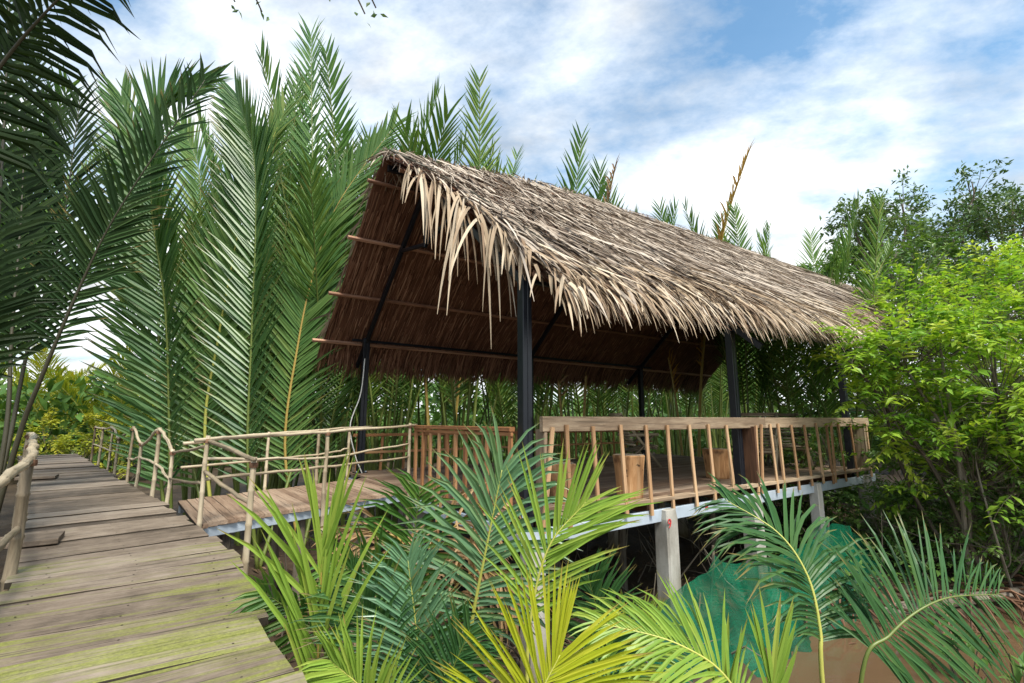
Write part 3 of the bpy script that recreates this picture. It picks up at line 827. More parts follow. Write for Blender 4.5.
# back slope, outside, and its hanging eave
for i in range(5000):
    s = U(RS0, RS1); w = RW + U(0, 1) ** 0.8 * (WL + 0.55 - RW)
    p = roof_pt(s, w, 0.06 + U(0, .08)); yaw = rnd.gauss(0, 0.25); d = DSB * math.cos(yaw) + SV * math.sin(yaw)
    strip(th, p, d, NB, U(0.4, 0.75), U(0.025, 0.045), U(0, .15), U(0, .3), 3)
build('thatch', th, M['thatch'], ROOFO, kind='stuff')
build('eave_thatch', th_tan, M['thatch_tan'], ROOFO, kind='stuff')
# inside lining strips seen from below on the back slope, and the hanging inner eave
li = MB()
for i in range(9000):
    s = U(RS0, RS1); w = RW + U(0, 1) * (WL + 0.35 - RW)
    p = roof_pt(s, w, -0.005 - U(0, .02)); yaw = rnd.gauss(0, 0.05); d = DSB * math.cos(yaw) + SV * math.sin(yaw)
    strip(li, p, d, -NB, U(0.5, 0.9), U(0.012, 0.03), U(-.01, .02), U(-.02, .03), 2, min(1, max(0, rnd.gauss(0.5, 0.34))), 0.4)
for i in range(2800):
    s = U(RS0, RS1); p = roof_pt(s, WL + U(0.2, 0.5), U(-0.05, 0.08)); yaw = rnd.gauss(0, 0.12); d = DSB * math.cos(yaw) + SV * math.sin(yaw)
    strip(li, p, d, NB, U(0.4, 0.7), U(0.02, 0.04), U(-.1, .05), U(0.5, 1.0), 3)
for i in range(2500):
    s = U(RS0, RS1); w = RW - U(0, 1) * (RW - eave_w(s) - .3)
    if s < verge_s(w) + .05: continue
    p = roof_pt(s, w, -0.005 - U(0, .02)); d = DSF
    strip(li, p, d, -NF, U(0.5, 0.9), U(0.012, 0.03), U(-.01, .02), U(-.02, .03), 2)
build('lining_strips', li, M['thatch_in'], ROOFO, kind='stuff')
# the long dry leaves that hang free from the near verge and eave: single pieces
def verge_leaf(p, d, nrm, L, wd_, grav, tint, mat, lift=0.0, seg=6, curl=.5):
    m = MB(); strip(m, p, d, nrm, L, wd_, lift, grav, seg, tint, curl); build('thatch_leaf', m, M[mat], ROOFO)
GN = -SV        # the gable faces the walkway
for i in range(90):
    u = 0.10 + 0.9 * (i + U(0, 1)) / 90
    w = RW + (eave_w(0) - RW) * u
    p = roof_pt(verge_s(w) + U(-.05, .14), w, U(0.02, 0.16))
    d = (DSF * U(.3, 1.1) + SV * rnd.gauss(-.15, .35) - ZV * U(0, .5)).normalized()
    L = U(0.6, 1.35) * (0.6 + 0.65 * math.sin(min(1, u * 1.25) * math.pi)) * (1.1 if u < .6 else .8)
    if u < .16: L = U(.45, .7)
    if u > .7: L *= .72
    verge_leaf(p, d, (NF - SV * U(0, .8)).normalized(), L * 1.12, U(0.03, 0.062), U(0.8, 2.4), min(1, max(0, rnd.gauss(0.55, 0.26))), 'thatch_tan', U(0, .35))
for i in range(205):
    s = RS0 + .8 + (i + U(0, 1)) / 205 * 4.8
    p = roof_pt(s, eave_w(s) + U(0.05, 0.45), U(0.05, 0.16))
    yaw = rnd.gauss(0.1, 0.32); d = DSF * math.cos(yaw) + SV * math.sin(yaw)
    verge_leaf(p, d, NF, U(0.4, 0.68), U(0.026, 0.045), U(0.7, 1.8), min(1, max(0, rnd.gauss(0.6, 0.22))), 'thatch_tan', U(0, .2), 5)
# midrib of the verge frond
part('verge_midrib', M['rachis_d'], lambda m: m.tube([roof_pt(verge_s(RW + (eave_w(0) - RW) * (0.03 + .1 * k)) - .02 + .06 * k, RW + (eave_w(0) - RW) * (0.03 + .1 * k), 0.17) for k in range(8)], [0.016 - .0013 * k for k in range(8)], 6), ROOFO)

# ------------------------------------------------------------------ furniture on the deck
def stump(px, base_y, h, wid, label, dark=False):
    dn = (base_y - 341.5) / F_PX; t = 1.0 / (CP * dn - SP); Y = (CP + SP * dn) * t
    b = at(px, base_y, Y); m = MB(); n = 14
    rows = [(0.0, .84), (0.04, .88), (0.35, .92), (0.7, 1.0), (0.97, 1.1), (1.0, 1.06)]
    ph = [U(0.90, 1.10) for _ in range(n)]
    vs, fs, tcs = [], [], []
    for (u, k) in rows:
        for j in range(n):
            a = 2 * math.pi * j / n; r = wid / 2 * k * ph[j]
            vs.append(Vector((b.x + math.cos(a) * r, b.y + math.sin(a) * r, 0.0 + u * h))); tcs.append((u * h, math.cos(a) * r, math.sin(a) * r + px))
    for i in range(len(rows) - 1):
        for j in range(n): fs.append((i * n + j, i * n + (j + 1) % n, (i + 1) * n + (j + 1) % n, (i + 1) * n + j))
    m.add(vs, fs, 0.55, tcs)
    root = build('stump_stool', m, M['stump'], origin=(b.x, b.y, 0), label=label, category='stool', group='tree stump stools')
    m = MB(); top = (len(rows) - 1) * n
    m.add([v + ZV * 0.001 for v in vs[top:top + n]] + [Vector((b.x, b.y, h + .004))], [(j, (j + 1) % n, n) for j in range(n)], 0.8)
    build('cut_top', m, M['rail'], root)
stump(561, 502, 0.47, 0.34, 'orange stump stool nearest the tall front post, behind the leaning baluster')
stump(630, 498, 0.55, 0.36, 'orange stump stool with dark knots in the middle of the first railing bay')
stump(718, 478, 0.50, 0.40, 'brown stump stool just left of the dark rail post')
def bamboo_chair(s, w, rz, label):
    root = empty('bamboo_chair', H(s, w, 0), label, 'chair', 'bamboo lounge chairs')
    c, sn = math.cos(rz), math.sin(rz)
    def L(x, y, z): x, y, z = x * 1.15, y * 1.15, z * 1.12; return H(s, w) + SV * (x * c - y * sn) + WV * (x * sn + y * c) + ZV * z
    def tb(name, pts, r, mat='bamboo'):
        m = MB(); m.tube([L(*p) for p in pts], r * 1.4, 7); build(name, m, M[mat], root, smooth=True)
    for y in (-.3, .3):
        tb('leg', [(-.3, y, 0), (.45, y, 1.02)], .022)
        tb('leg', [(.42, y, 0), (-.2, y, .62)], .022)
        tb('arm', [(-.28, y, .62), (.3, y, .60)], .024)
    tb('crossbar', [(-.22, -.32, .36), (-.22, .32, .36)], .02)
    tb('crossbar', [(.44, -.34, 1.0), (.44, .34, 1.0)], .022)
    for k in range(9):
        x = -.25 + .06 * k; tb('seat_slat', [(x, -.3, .40 - .012 * k), (x, .3, .40 - .012 * k)], .016)
    for k in range(11):
        u = k / 10; tb('back_slat', [(.18 + .26 * u, -.3, .42 + .56 * u), (.18 + .26 * u, .3, .42 + .56 * u)], .017)
bamboo_chair(6.4, 0.9, R(20), 'reclining bamboo chair behind the second railing bay')
bamboo_chair(7.9, 1.0, R(40), 'bamboo chair at the far end of the deck next to the green shrub')
bamboo_chair(5.4, 3.0, R(150), 'bamboo chair deep in the pavilion behind the brown stump stool')
# white cable down the back post
m = MB(); q = H(-0.05, WL - 0.12)
m.tube(spline([q + ZV * 2.2, q + ZV * 1.5 - SV * .05, q + ZV * 0.9 - SV * .22, q + ZV * 0.35 - SV * .10, q + ZV * 0.0 + SV * .05], 22), 0.011, 6)
build('cable', m, M['cable'], label='white cable hanging loosely by the rear left steel post', category='cable')

# ------------------------------------------------------------------ fronds
def leaflet(m, p, d, nrm, L, wd_, droop, tint, rows=((0, .35), (.22, 1.0), (.62, .78), (1, 0.04)), mat=0, fold=0.25, twist=0.0):
    """one lance-shaped leaflet folded along its midrib"""
    q = Vector(p); dd = d.normalized(); vs, tcs = [], []; prev = 0
    side = dd.cross(nrm).normalized(); o0 = U(-20, 20)
    for (u, k) in rows:
        q = q + dd * (L * (u - prev)); prev = u
        if u < 1: dd2 = (dd + ZV * (-droop * (0.25 + u))).normalized()
        sd = (side - dd * side.dot(dd)).normalized()
        nn = sd.cross(dd).normalized()
        if twist: sd = (sd * math.cos(twist * u) + nn * math.sin(twist * u)); nn = sd.cross(dd).normalized()
        h = wd_ * 0.5 * k
        vs += [q - sd * h + nn * h * fold * 2, q.copy(), q + sd * h + nn * h * fold * 2]
        tcs += [(u * L + o0, -h * 20, u), (u * L + o0, 0, u), (u * L + o0, h * 20, u)]
        dd = dd2
    fs = []
    for i in range(len(rows) - 1):
        a = 3 * i; fs += [(a, a + 1, a + 4, a + 3), (a + 1, a + 2, a + 5, a + 4)]
    m.add(vs, fs, tint, tcs, mat)
def frond_geo(path, nrm_hint, n, ll, lw, start=0.25, ang=(52, 22), vee=0.3, droop=0.12, r0=0.035, rows=None, leafcall=None, tintc=0.5, jag=0.12, miss=0.03, endlen=0.45, mat_leaf=0, mat_r=1, mb=None, nrm_end=None, twist=0.0, lean_side=None):
    """leaflets + midrib along a path of world points; leaves go to mb or to leafcall(mb)"""
    N_ = 40
    P = spline(path, N_)
    mb = mb or MB()
    def frame(u):
        x = u * (N_ - 1); i = min(int(x), N_ - 2); t = x - i
        p = P[i].lerp(P[i + 1], t); T = (P[min(i + 2, N_ - 1)] - P[max(i - 1, 0)]).normalized()
        nh = nrm_hint if nrm_end is None else nrm_hint.lerp(nrm_end, u)
        S_ = T.cross(nh).normalized(); return p, T, S_, S_.cross(T)
    for i in range(n):
        u = start + (1 - start) * ((i + 0.5) / n) ** 0.95
        p, T, S_, Nn = frame(u)
        v = (u - start) / (1 - start)
        env = min(1.0, 0.45 + v * 2.6) * (1.0 if v < 0.6 else 1.0 - (1 - endlen) * ((v - 0.6) / 0.4) ** 1.4)
        for sg in (-1, 1):
            if rnd.random() < miss: continue
            a = R(ang[0] + (ang[1] - ang[0]) * v + rnd.gauss(0, 2.0 if jag < .1 else 3.5 if jag < .2 else 8))
            ph = vee + rnd.gauss(0, jag)
            d = T * math.cos(a) + S_ * (sg * math.sin(a) * math.cos(ph)) + Nn * (math.sin(a) * math.sin(ph))
            nl = (Nn - S_ * (sg * 0.5)).normalized()
            L = ll * env * (U(0.95, 1.04) if jag < .1 else U(.86, 1.08)); tint = min(1, max(0, rnd.gauss(tintc, 0.17)))
            m = MB() if leafcall else mb
            kw = {'rows': rows} if rows else {}
            leaflet(m, p + T * U(-.01, .01), d, nl, L, lw * U(.85, 1.1) * (0.7 + 0.3 * env), droop * U(.5, 1.6), tint, mat=mat_leaf, twist=twist * U(-1, 1), **kw)
            if leafcall: leafcall(m, p)
    rm = MB()
    rm.tube(P, [r0 * (1 - 0.86 * i / (N_ - 1)) for i in range(N_)], 6, 0.5, 0)
    return mb, rm

# -- prototypes for the stand: mesh data shared by all its fronds
PROTO = []
def make_proto(Lh, bend, n, ll, mats, ang=(55, 24), start=0.34, vee=0.35, droop=0.10, lw=0.066, tip=0.45):
    path = []
    for k in range(7):
        u = k / 6
        path.append(Vector((bend * Lh * (u ** 2.2), 0.03 * Lh * math.sin(u * 2.2 + bend * 9) * u, Lh * (u - 0.5 * bend * bend * u ** 3))))
    mb, rm = frond_geo(path, Vector((-1, 0, 0.0)), n, ll, lw, start, ang, vee, droop, 0.045, endlen=tip)
    b = len(mb.v)
    mb.v += rm.v; mb.t += rm.t; mb.c += rm.c; mb.f += [tuple(i + b for i in f) for f in rm.f]; mb.m += [1] * len(rm.f)
    return mb.mesh('frond', mats, (0, 0, 0))
BACKM = [M['nipa_back'], M['rachis_g']]
for (Lh, bend) in ((10.0, 0.05), (9.4, 0.14), (10.6, 0.09), (9.0, 0.22), (10.2, 0.12), (8.6, 0.30), (9.8, 0.07), (9.2, 0.17)):
    PROTO.append(make_proto(Lh, bend, 54, U(1.0, 1.25), BACKM))
DRYP = make_proto(8.6, 0.10, 40, 0.8, [M['dry_leaf'], M['rachis_o']], ang=(46, 26), tip=.6, droop=.35)
ORGP = make_proto(8.8, 0.16, 40, 0.8, [M['orange_leaf'], M['rachis_o']], ang=(44, 26), tip=.6, droop=.3)
YELP = make_proto(7.0, 0.30, 46, 1.1, [M['sunny'], M['rachis_y']], droop=.3)
def nipa(x, y, nf, label, group, scale=1.0, spread=(0.02, 0.2), protos=None, face=None, name='nipa_palm'):
    z = ground_z(x, y) - 0.1
    root = empty(name, (x, y, z), label, 'palm', group)
    for k in range(nf):
        me = rnd.choice(protos or PROTO)
        o = bpy.data.objects.new('frond', me); COL.objects.link(o); o.parent = root
        az_ = (2 * math.pi * k / nf + U(-.4, .4)) if face is None else face + rnd.gauss(0, 1.0)
        o.location = (0.22 * math.cos(az_), 0.22 * math.sin(az_), 0)
        o.rotation_euler = Quaternion((0, 0, 1), az_).to_matrix().to_4x4().to_euler()
        tilt_ = U(*spread)
        o.rotation_euler = (Matrix.Rotation(az_, 4, 'Z') @ Matrix.Rotation(tilt_, 4, 'Y')).to_euler()
        sc = scale * U(0.82, 1.12); o.scale = (sc, sc, sc)
    return root
G_BACK = 'nipa palms in the stand behind the pavilion'
for s in np.arange(-1.4, 22.5, 1.5):
    for row, w in enumerate((7.3, 9.2, 11.0)):
        if row == 2 and s > 10: continue
        p = H(s + U(-.5, .5) + 0.4 * row, w + U(-.5, .5))
        nipa(p.x, p.y, 6 if row == 0 else 5, 'tall nipa palm in the dense stand behind the pavilion', G_BACK, (U(1.0, 1.17) if row else U(.84, 1.04)) * (1 if s < 11 else .93))
for x, y, me, lab, sc in ((-1.8, 12.6, DRYP, 'withered brown nipa palm above the ridge near its left end', 1.27), (1.7, 13.6, DRYP, 'dry tan nipa palm rising behind the middle of the ridge', 1.24), (5.4, 15.0, ORGP, 'nipa palm with bright orange withered frond beyond the ridge', 1.1)):
    nipa(x, y, 2, lab, G_BACK, sc, (0.0, .04), [me])
for x, y, lab in ((8.0, 14.2, 'shorter nipa palm showing between the far front post and the roof end'), (7.1, 14.8, 'shorter nipa palm behind the second front post'), (9.2, 15.2, 'nipa palm with its tips just above the far roof end'), (8.8, 12.9, 'low nipa palm beside the far deck end')):
    nipa(x, y, 7, lab, G_BACK, U(.70, .80), (.0, .18))
# left wall: filler palms behind the hero fronds
G_LEFT = 'nipa palms beside the walkway'
for i, (x, y) in enumerate(((-6.4, 10.4), (-5.4, 10.9), (-4.2, 11.0), (-7.6, 12.2), (-6.0, 12.8), (-3.2, 12.1), (-8.6, 14.2), (-5.0, 13.8), (-7.0, 15.0))):
    nipa(x, y, 6, 'tall nipa palm deep in the stand right of the walkway', G_LEFT, U(.74, .9), (0.0, .12))
for i, (x, y) in enumerate(((-9.2, 7.6), (-11.2, 9.4), (-13.2, 11.2), (-10.2, 6.4), (-12.9, 8.6))):
    nipa(x, y, 6, 'nipa palm in the dark stand left of the walkway', G_LEFT, U(.8, .95), (0.0, .13))
# hero palms: fronds drawn one by one
def hero_palm(base, label, fronds, group=G_LEFT, name='nipa_palm'):
    z = ground_z(base[0], base[1]) - 0.05
    root = empty(name, (base[0], base[1], z), label, 'palm', group)
    for f in fronds:
        f = dict(f); pts = [Vector((base[0] + f.pop('bx', 0), base[1] + f.pop('by', 0), z))] + f.pop('pts')
        leafm = M[f.pop('leaf', 'nipa')]; rm_ = M[f.pop('rach', 'rachis_g')]
        single = f.pop('single', False)
        nrm = f.pop('nrm', Vector((0, -1, 0.15)))
        if single:
            lst = []
            mb, rmb = frond_geo(pts, nrm, leafcall=lambda m, p: lst.append((m, p.copy())), **f)
            fo = build('frond', rmb, rm_, root, smooth=True)
            for m, p in lst: build('leaflet', m, leafm, fo, origin=p)
        else:
            mb, rmb = frond_geo(pts, nrm, **f)
            fo = build('frond', mb, leafm, root)
            build('midrib', rmb, rm_, fo, smooth=True)
    return root
def pp(Y, *pix):
    """photo positions at depths Y (a number, or one per point)"""
    return [at(x, y, Y if isinstance(Y, (int, float)) else Y[i]) for i, (x, y) in enumerate(pix)]
V = Vector
hero_palm((-5.9, 8.9), 'broad nipa palm with drooping crest rising at the bend of the walkway', [
    dict(leaf='nipa_hero', pts=pp((8.8, 8.6, 8.4, 8.2), (158, 440), (158, 310), (146, 200), (122, 98)), n=98, ll=1.4, lw=.078, ang=(50, 20), start=.15, jag=.06, nrm=V((.25, -1, .1)), vee=.38),
    dict(leaf='nipa_hero', pts=pp((8.7, 8.3, 7.9, 7.6, 7.4), (170, 455), (166, 314), (152, 205), (158, 120), (212, 82)), n=98, ll=1.25, lw=.078, ang=(50, 20), start=.15, jag=.06, nrm=V((-.2, -1, .2)), droop=.2, vee=.38),
])
hero_palm((-5.1, 8.9), 'nipa palm with bright yellow-green midrib behind the footbridge railing', [
    dict(leaf='nipa_hero', pts=pp((8.8, 8.7, 8.6, 8.5, 8.5), (205, 432), (218, 341), (230, 276), (246, 204), (284, 112)), n=98, ll=1.3, lw=.078, ang=(50, 20), start=.15, jag=.06, rach='rachis_y', nrm=V((.1, -1, .05))),
    dict(leaf='nipa_hero', pts=pp((9.4, 9.4, 9.4, 9.6), (190, 440), (196, 300), (200, 180), (182, 125)), n=80, ll=1.2, lw=.07, start=.15, jag=.06),
])
hero_palm((-4.35, 8.8), 'tallest broad nipa palm standing in the middle of the left stand', [
    dict(leaf='nipa_hero', pts=pp((8.6, 8.5, 8.4, 8.3, 8.3), (248, 459), (252, 333), (256, 220), (253, 150), (237, 96)), n=98, ll=1.35, lw=.078, ang=(50, 20), start=.15, jag=.06, rach='rachis_g', nrm=V((-.25, -1, .1)), vee=.38),
    dict(leaf='nipa_hero', pts=pp((9.8, 9.8, 9.9, 10.0), (300, 430), (313, 250), (312, 130), (311, 35)), n=80, ll=1.1, lw=.06, ang=(50, 20), start=.15, endlen=.6),
])
hero_palm((-4.0, 9.7), 'nipa palm with ochre midrib leaning toward the thatched roof', [
    dict(leaf='nipa_hero', pts=pp((9.6, 9.7, 9.8, 9.9, 10.0), (285, 447), (298, 345), (313, 276), (338, 204), (396, 124)), n=98, ll=1.35, lw=.078, ang=(50, 20), start=.15, jag=.06, rach='rachis_o', nrm=V((.15, -1, .1))),
    dict(leaf='nipa_hero', pts=pp((10.6, 10.6, 10.6, 10.6), (330, 430), (350, 330), (352, 220), (346, 150)), n=80, ll=1.1, lw=.066, start=.15, jag=.06, nrm=V((-.3, -1, 0))),
])
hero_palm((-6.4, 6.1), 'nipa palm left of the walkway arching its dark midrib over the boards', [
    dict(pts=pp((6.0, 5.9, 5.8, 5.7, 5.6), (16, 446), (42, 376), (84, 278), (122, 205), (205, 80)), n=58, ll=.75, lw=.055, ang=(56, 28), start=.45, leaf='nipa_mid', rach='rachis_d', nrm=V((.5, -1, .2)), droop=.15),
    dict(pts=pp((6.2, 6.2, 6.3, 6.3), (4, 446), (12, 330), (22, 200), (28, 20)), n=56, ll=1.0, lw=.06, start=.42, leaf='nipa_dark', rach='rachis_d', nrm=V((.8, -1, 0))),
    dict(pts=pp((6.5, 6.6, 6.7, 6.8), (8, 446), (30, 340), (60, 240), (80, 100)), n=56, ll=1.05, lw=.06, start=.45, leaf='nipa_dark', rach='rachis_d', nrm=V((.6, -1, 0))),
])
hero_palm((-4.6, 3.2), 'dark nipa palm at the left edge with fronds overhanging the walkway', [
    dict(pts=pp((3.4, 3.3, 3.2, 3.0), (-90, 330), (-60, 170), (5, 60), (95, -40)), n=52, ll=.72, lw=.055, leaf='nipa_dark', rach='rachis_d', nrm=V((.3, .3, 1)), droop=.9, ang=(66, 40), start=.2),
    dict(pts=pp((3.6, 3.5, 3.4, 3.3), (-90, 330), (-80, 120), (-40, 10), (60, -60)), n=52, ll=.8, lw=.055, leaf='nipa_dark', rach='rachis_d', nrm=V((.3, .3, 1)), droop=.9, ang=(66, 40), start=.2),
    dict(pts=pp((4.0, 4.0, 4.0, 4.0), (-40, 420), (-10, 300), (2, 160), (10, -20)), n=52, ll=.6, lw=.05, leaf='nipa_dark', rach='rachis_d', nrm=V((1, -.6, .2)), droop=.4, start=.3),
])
# -- foreground palms below the walkway: each leaflet a piece of its own
LR = ((0, .4), (.15, .9), (.4, 1.0), (.75, .7), (1, 0.03))
G_FRONT = 'young palms in the foreground'
hero_palm((-0.45, 3.35), 'young palm with blue-green arching leaflets in front of the side railing', [
    dict(pts=pp((3.3, 3.25, 3.2, 3.15), (463, 683), (474, 610), (487, 545), (502, 470)), n=32, ll=.68, lw=.03, ang=(64, 16), start=.42, leaf='blue_leaf', rach='rachis_y', single=True, rows=LR, droop=.38, vee=.3, nrm=V((.1, -1, .5)), r0=.022, endlen=.6, jag=.15),
], G_FRONT, 'young_palm')
hero_palm((-1.05, 2.75), 'young lime-green palm with upright leaflets beside the walkway edge', [
    dict(pts=pp((2.7, 2.68, 2.65, 2.62), (312, 800), (316, 700), (320, 620), (322, 545)), n=19, ll=.74, lw=.026, ang=(25, 11), start=.42, leaf='lime_leaf', rach='rachis_o', single=True, rows=LR, droop=.12, vee=.35, nrm=V((.1, -1, .15)), r0=.017, endlen=.75, jag=.22),
], G_FRONT, 'young_palm')
hero_palm((0.1, 2.8), 'young palm with a fan of lime leaflets below the front post', [
    dict(pts=pp((2.75, 2.73, 2.7, 2.68), (527, 690), (532, 610), (550, 545), (586, 502)), n=27, ll=.56, lw=.021, ang=(48, 18), start=.46, leaf='lime_leaf', rach='rachis_y', single=True, rows=LR, droop=.1, vee=.25, nrm=V((-.2, -1, .2)), r0=.014, endlen=.4, jag=.1),
], G_FRONT, 'young_palm')
hero_palm((0.05, 2.0), 'bright yellow-green palm frond fanned at the bottom edge', [
    dict(pts=pp((2.05, 2.05, 2.0, 2.0), (515, 830), (526, 750), (538, 700), (560, 655)), n=38, ll=.47, lw=.0155, ang=(76, 14), start=.46, leaf='yellow_leaf', rach='rachis_y', single=True, rows=LR, droop=.08, vee=.2, nrm=V((-.1, -1, .3)), r0=.012, endlen=.6),
], G_FRONT, 'young_palm')
hero_palm((1.75, 3.0), 'dark green arching palm before the teal net', [
    dict(pts=pp((2.9, 2.9, 2.95, 3.05, 3.2), (823, 690), (820, 630), (807, 575), (777, 532), (726, 500)), n=62, ll=.58, lw=.021, ang=(66, 34), start=.34, leaf='deep_leaf', rach='rachis_y', single=True, rows=LR, droop=.42, vee=.2, nrm=V((.35, -.8, .6)), r0=.015, endlen=.4),
    dict(pts=pp((2.8, 2.8, 2.85, 2.95), (860, 690), (891, 634), (940, 600), (1000, 594)), n=56, ll=.52, lw=.022, ang=(82, 46), start=.34, leaf='deep_leaf', rach='rachis_g', single=True, rows=LR, droop=.22, vee=-.05, nrm=V((-.25, -1, .3)), r0=.014, endlen=.35),
], G_FRONT, 'young_palm')
hero_palm((1.15, 2.45), 'low palm with a frond sweeping left under the concrete pile', [
    dict(pts=pp((2.4, 2.4, 2.4, 2.45), (775, 800), (735, 690), (680, 645), (596, 622)), n=40, ll=.36, lw=.016, ang=(54, 26), start=.45, leaf='lime_leaf', rach='rachis_y', single=True, rows=LR, droop=.3, vee=.25, nrm=V((-.1, -.7, .8)), r0=.012, endlen=.45),
    dict(pts=pp((2.4, 2.4, 2.4), (778, 760), (774, 720), (772, 680)), n=5, ll=.40, lw=.026, ang=(20, 6), start=.7, leaf='lime_leaf', rach='rachis_g', single=True, rows=LR, droop=.05, vee=.1, r0=.01, endlen=1),
    dict(pts=pp((2.5, 2.5, 2.5), (735, 760), (728, 720), (722, 690)), n=4, ll=.38, lw=.026, ang=(24, 8), start=.7, leaf='lime_leaf', rach='rachis_g', single=True, rows=LR, droop=.05, vee=.1, r0=.01, endlen=1),
], G_FRONT, 'young_palm')
# dry fronds slumped behind the foreground palms
hero_palm((-0.3, 4.4), 'dead brown palm collapsed under the deck edge', [
    dict(pts=pp((4.4, 4.3, 4.2), (430, 600), (440, 540), (500, 500)), n=26, ll=.6, lw=.03, ang=(60, 20), leaf='dry_leaf', rach='rachis_o', droop=.9, jag=.5, r0=.02),
    dict(pts=pp((4.4, 4.3, 4.2), (410, 600), (400, 540), (340, 530)), n=26, ll=.6, lw=.03, ang=(60, 20), leaf='dry_leaf', rach='rachis_o', droop=.9, jag=.5, r0=.02),
    dict(pts=pp((4.3, 4.1, 3.9), (450, 610), (480, 570), (520, 600)), n=26, ll=.6, lw=.03, ang=(60, 20), leaf='dry_leaf', rach='rachis_o', droop=.9, jag=.5, r0=.02),
], G_FRONT, 'dead_palm')
hero_palm((-0.75, 3.6), 'dark leafy palm low beside the walkway behind the lime palm', [
    dict(pts=pp((3.5, 3.4, 3.3), (400, 640), (380, 590), (330, 560)), n=24, ll=.5, lw=.03, ang=(60, 30), start=.3, leaf='nipa', droop=.4, r0=.014),
    dict(pts=pp((3.0, 2.9, 2.8), (330, 660), (300, 620), (262, 590)), n=24, ll=.36, lw=.022, ang=(60, 30), start=.3, leaf='nipa', droop=.4, r0=.014),
    dict(pts=pp((3.4, 3.3, 3.2), (420, 660), (440, 640), (470, 655)), n=24, ll=.5, lw=.03, ang=(60, 30), start=.3, leaf='nipa', droop=.4, r0=.014),
    dict(pts=pp((3.6, 3.5, 3.4), (390, 640), (410, 560), (420, 490)), n=26, ll=.55, lw=.03, ang=(60, 30), start=.4, leaf='nipa', droop=.4, r0=.014),
], G_FRONT, 'young_palm')

hero_palm((-0.35, 2.7), 'feathery dark green palm low at the bottom centre between the lime palms', [
    dict(pts=pp((2.75, 2.72, 2.7), (392, 740), (380, 650), (352, 585)), n=44, ll=.42, lw=.02, ang=(58, 26), start=.35, leaf='deep_leaf', rach='rachis_g', droop=.3, r0=.011, nrm=V((.1, -1, .4))),
    dict(pts=pp((2.75, 2.72, 2.7), (420, 740), (418, 650), (408, 560)), n=48, ll=.42, lw=.02, ang=(56, 24), start=.35, leaf='blue_leaf', rach='rachis_y', droop=.3, r0=.011, nrm=V((.0, -1, .3))),
    dict(pts=pp((2.6, 2.55, 2.5), (440, 760), (446, 690), (470, 630)), n=40, ll=.36, lw=.018, ang=(58, 26), start=.35, leaf='deep_leaf', rach='rachis_g', droop=.3, r0=.011, nrm=V((-.1, -1, .4))),
    dict(pts=pp((2.5, 2.45, 2.4), (400, 780), (370, 700), (330, 660)), n=40, ll=.34, lw=.018, ang=(58, 26), start=.35, leaf='lime_leaf', rach='rachis_y', droop=.3, r0=.011, nrm=V((.1, -1, .5))),
], G_FRONT, 'young_palm')
hero_palm((0.55, 3.0), 'feathery green palm between the lime fan and the concrete pile', [
    dict(pts=pp((3.0, 2.98, 2.95), (600, 720), (602, 640), (588, 575)), n=44, ll=.4, lw=.019, ang=(58, 26), start=.35, leaf='deep_leaf', rach='rachis_g', droop=.3, r0=.011, nrm=V((.1, -1, .3))),
    dict(pts=pp((3.0, 2.98, 2.95), (612, 730), (625, 665), (655, 625)), n=40, ll=.36, lw=.018, ang=(58, 26), start=.35, leaf='lime_leaf', rach='rachis_y', droop=.35, r0=.011, nrm=V((-.1, -1, .4))),
], G_FRONT, 'young_palm')
# ------------------------------------------------------------------ teal net
nb = MB()
tops_ = [(-0.3, -1.5), (0.1, -1.3), (0.8, -1.06), (1.3, -0.95), (1.9, -0.84), (2.25, -0.74), (2.42, -0.58), (2.62, -0.74), (3.2, -0.83), (4.0, -0.85), (4.9, -0.8), (5.6, -0.62), (6.2, -0.72), (6.7, -0.98)]
nu, nv = 120, 14; vs, tcs = [], []
for i in range(nu + 1):
    s = -0.3 + 7.0 * i / nu
    for k in range(len(tops_) - 1):
        if tops_[k][0] <= s <= tops_[k + 1][0] + 1e-6:
            t_ = (s - tops_[k][0]) / (tops_[k + 1][0] - tops_[k][0]); zt = tops_[k][1] + (tops_[k + 1][1] - tops_[k][1]) * t_; break
    for j in range(nv + 1):
        v = j / nv; z = zt + (-1.85 - zt) * v
        fold = 0.14 * noise.noise(V((s * 2.2, v * 0.9, 1))) * (0.4 + v) + 0.06 * math.sin(s * 11 + v * 3 + 3 * noise.noise(V((s, v, 9)))) * (.4 + .6 * v) + .05 * noise.noise(V((s * 7, v * 3, 4)))
        vs.append(H(s + 0.05 * noise.noise(V((s * 3, v * 3, 5))), -0.62 - 0.55 * v ** 1.5 + fold, z + 0.02 * noise.noise(V((s * 5, v, 0))))); tcs.append((s, v, 0))
nb.add(vs, [(i * (nv + 1) + j, i * (nv + 1) + j + 1, (i + 1) * (nv + 1) + j + 1, (i + 1) * (nv + 1) + j) for i in range(nu) for j in range(nv)], .5, tcs)
build('fishing_net', nb, M['net'], label='teal mesh net draped below the deck in front of the piles', category='net', smooth=True)
for i, (s, w, zt) in enumerate(((2.42, -0.6, -0.5), (5.6, -.6, -.55))):
    m = MB(); b = H(s, w); bamboo(m, [pz(b + V((-.15, .1, 0)), -2.1), pz(b, zt)], 0.022)
    build('net_stake', m, M['oldpole'], label=('thin stake under the left peak of the teal net', 'thin stake under the right peak of the teal net')[i], category='stake', group='stakes of the net')

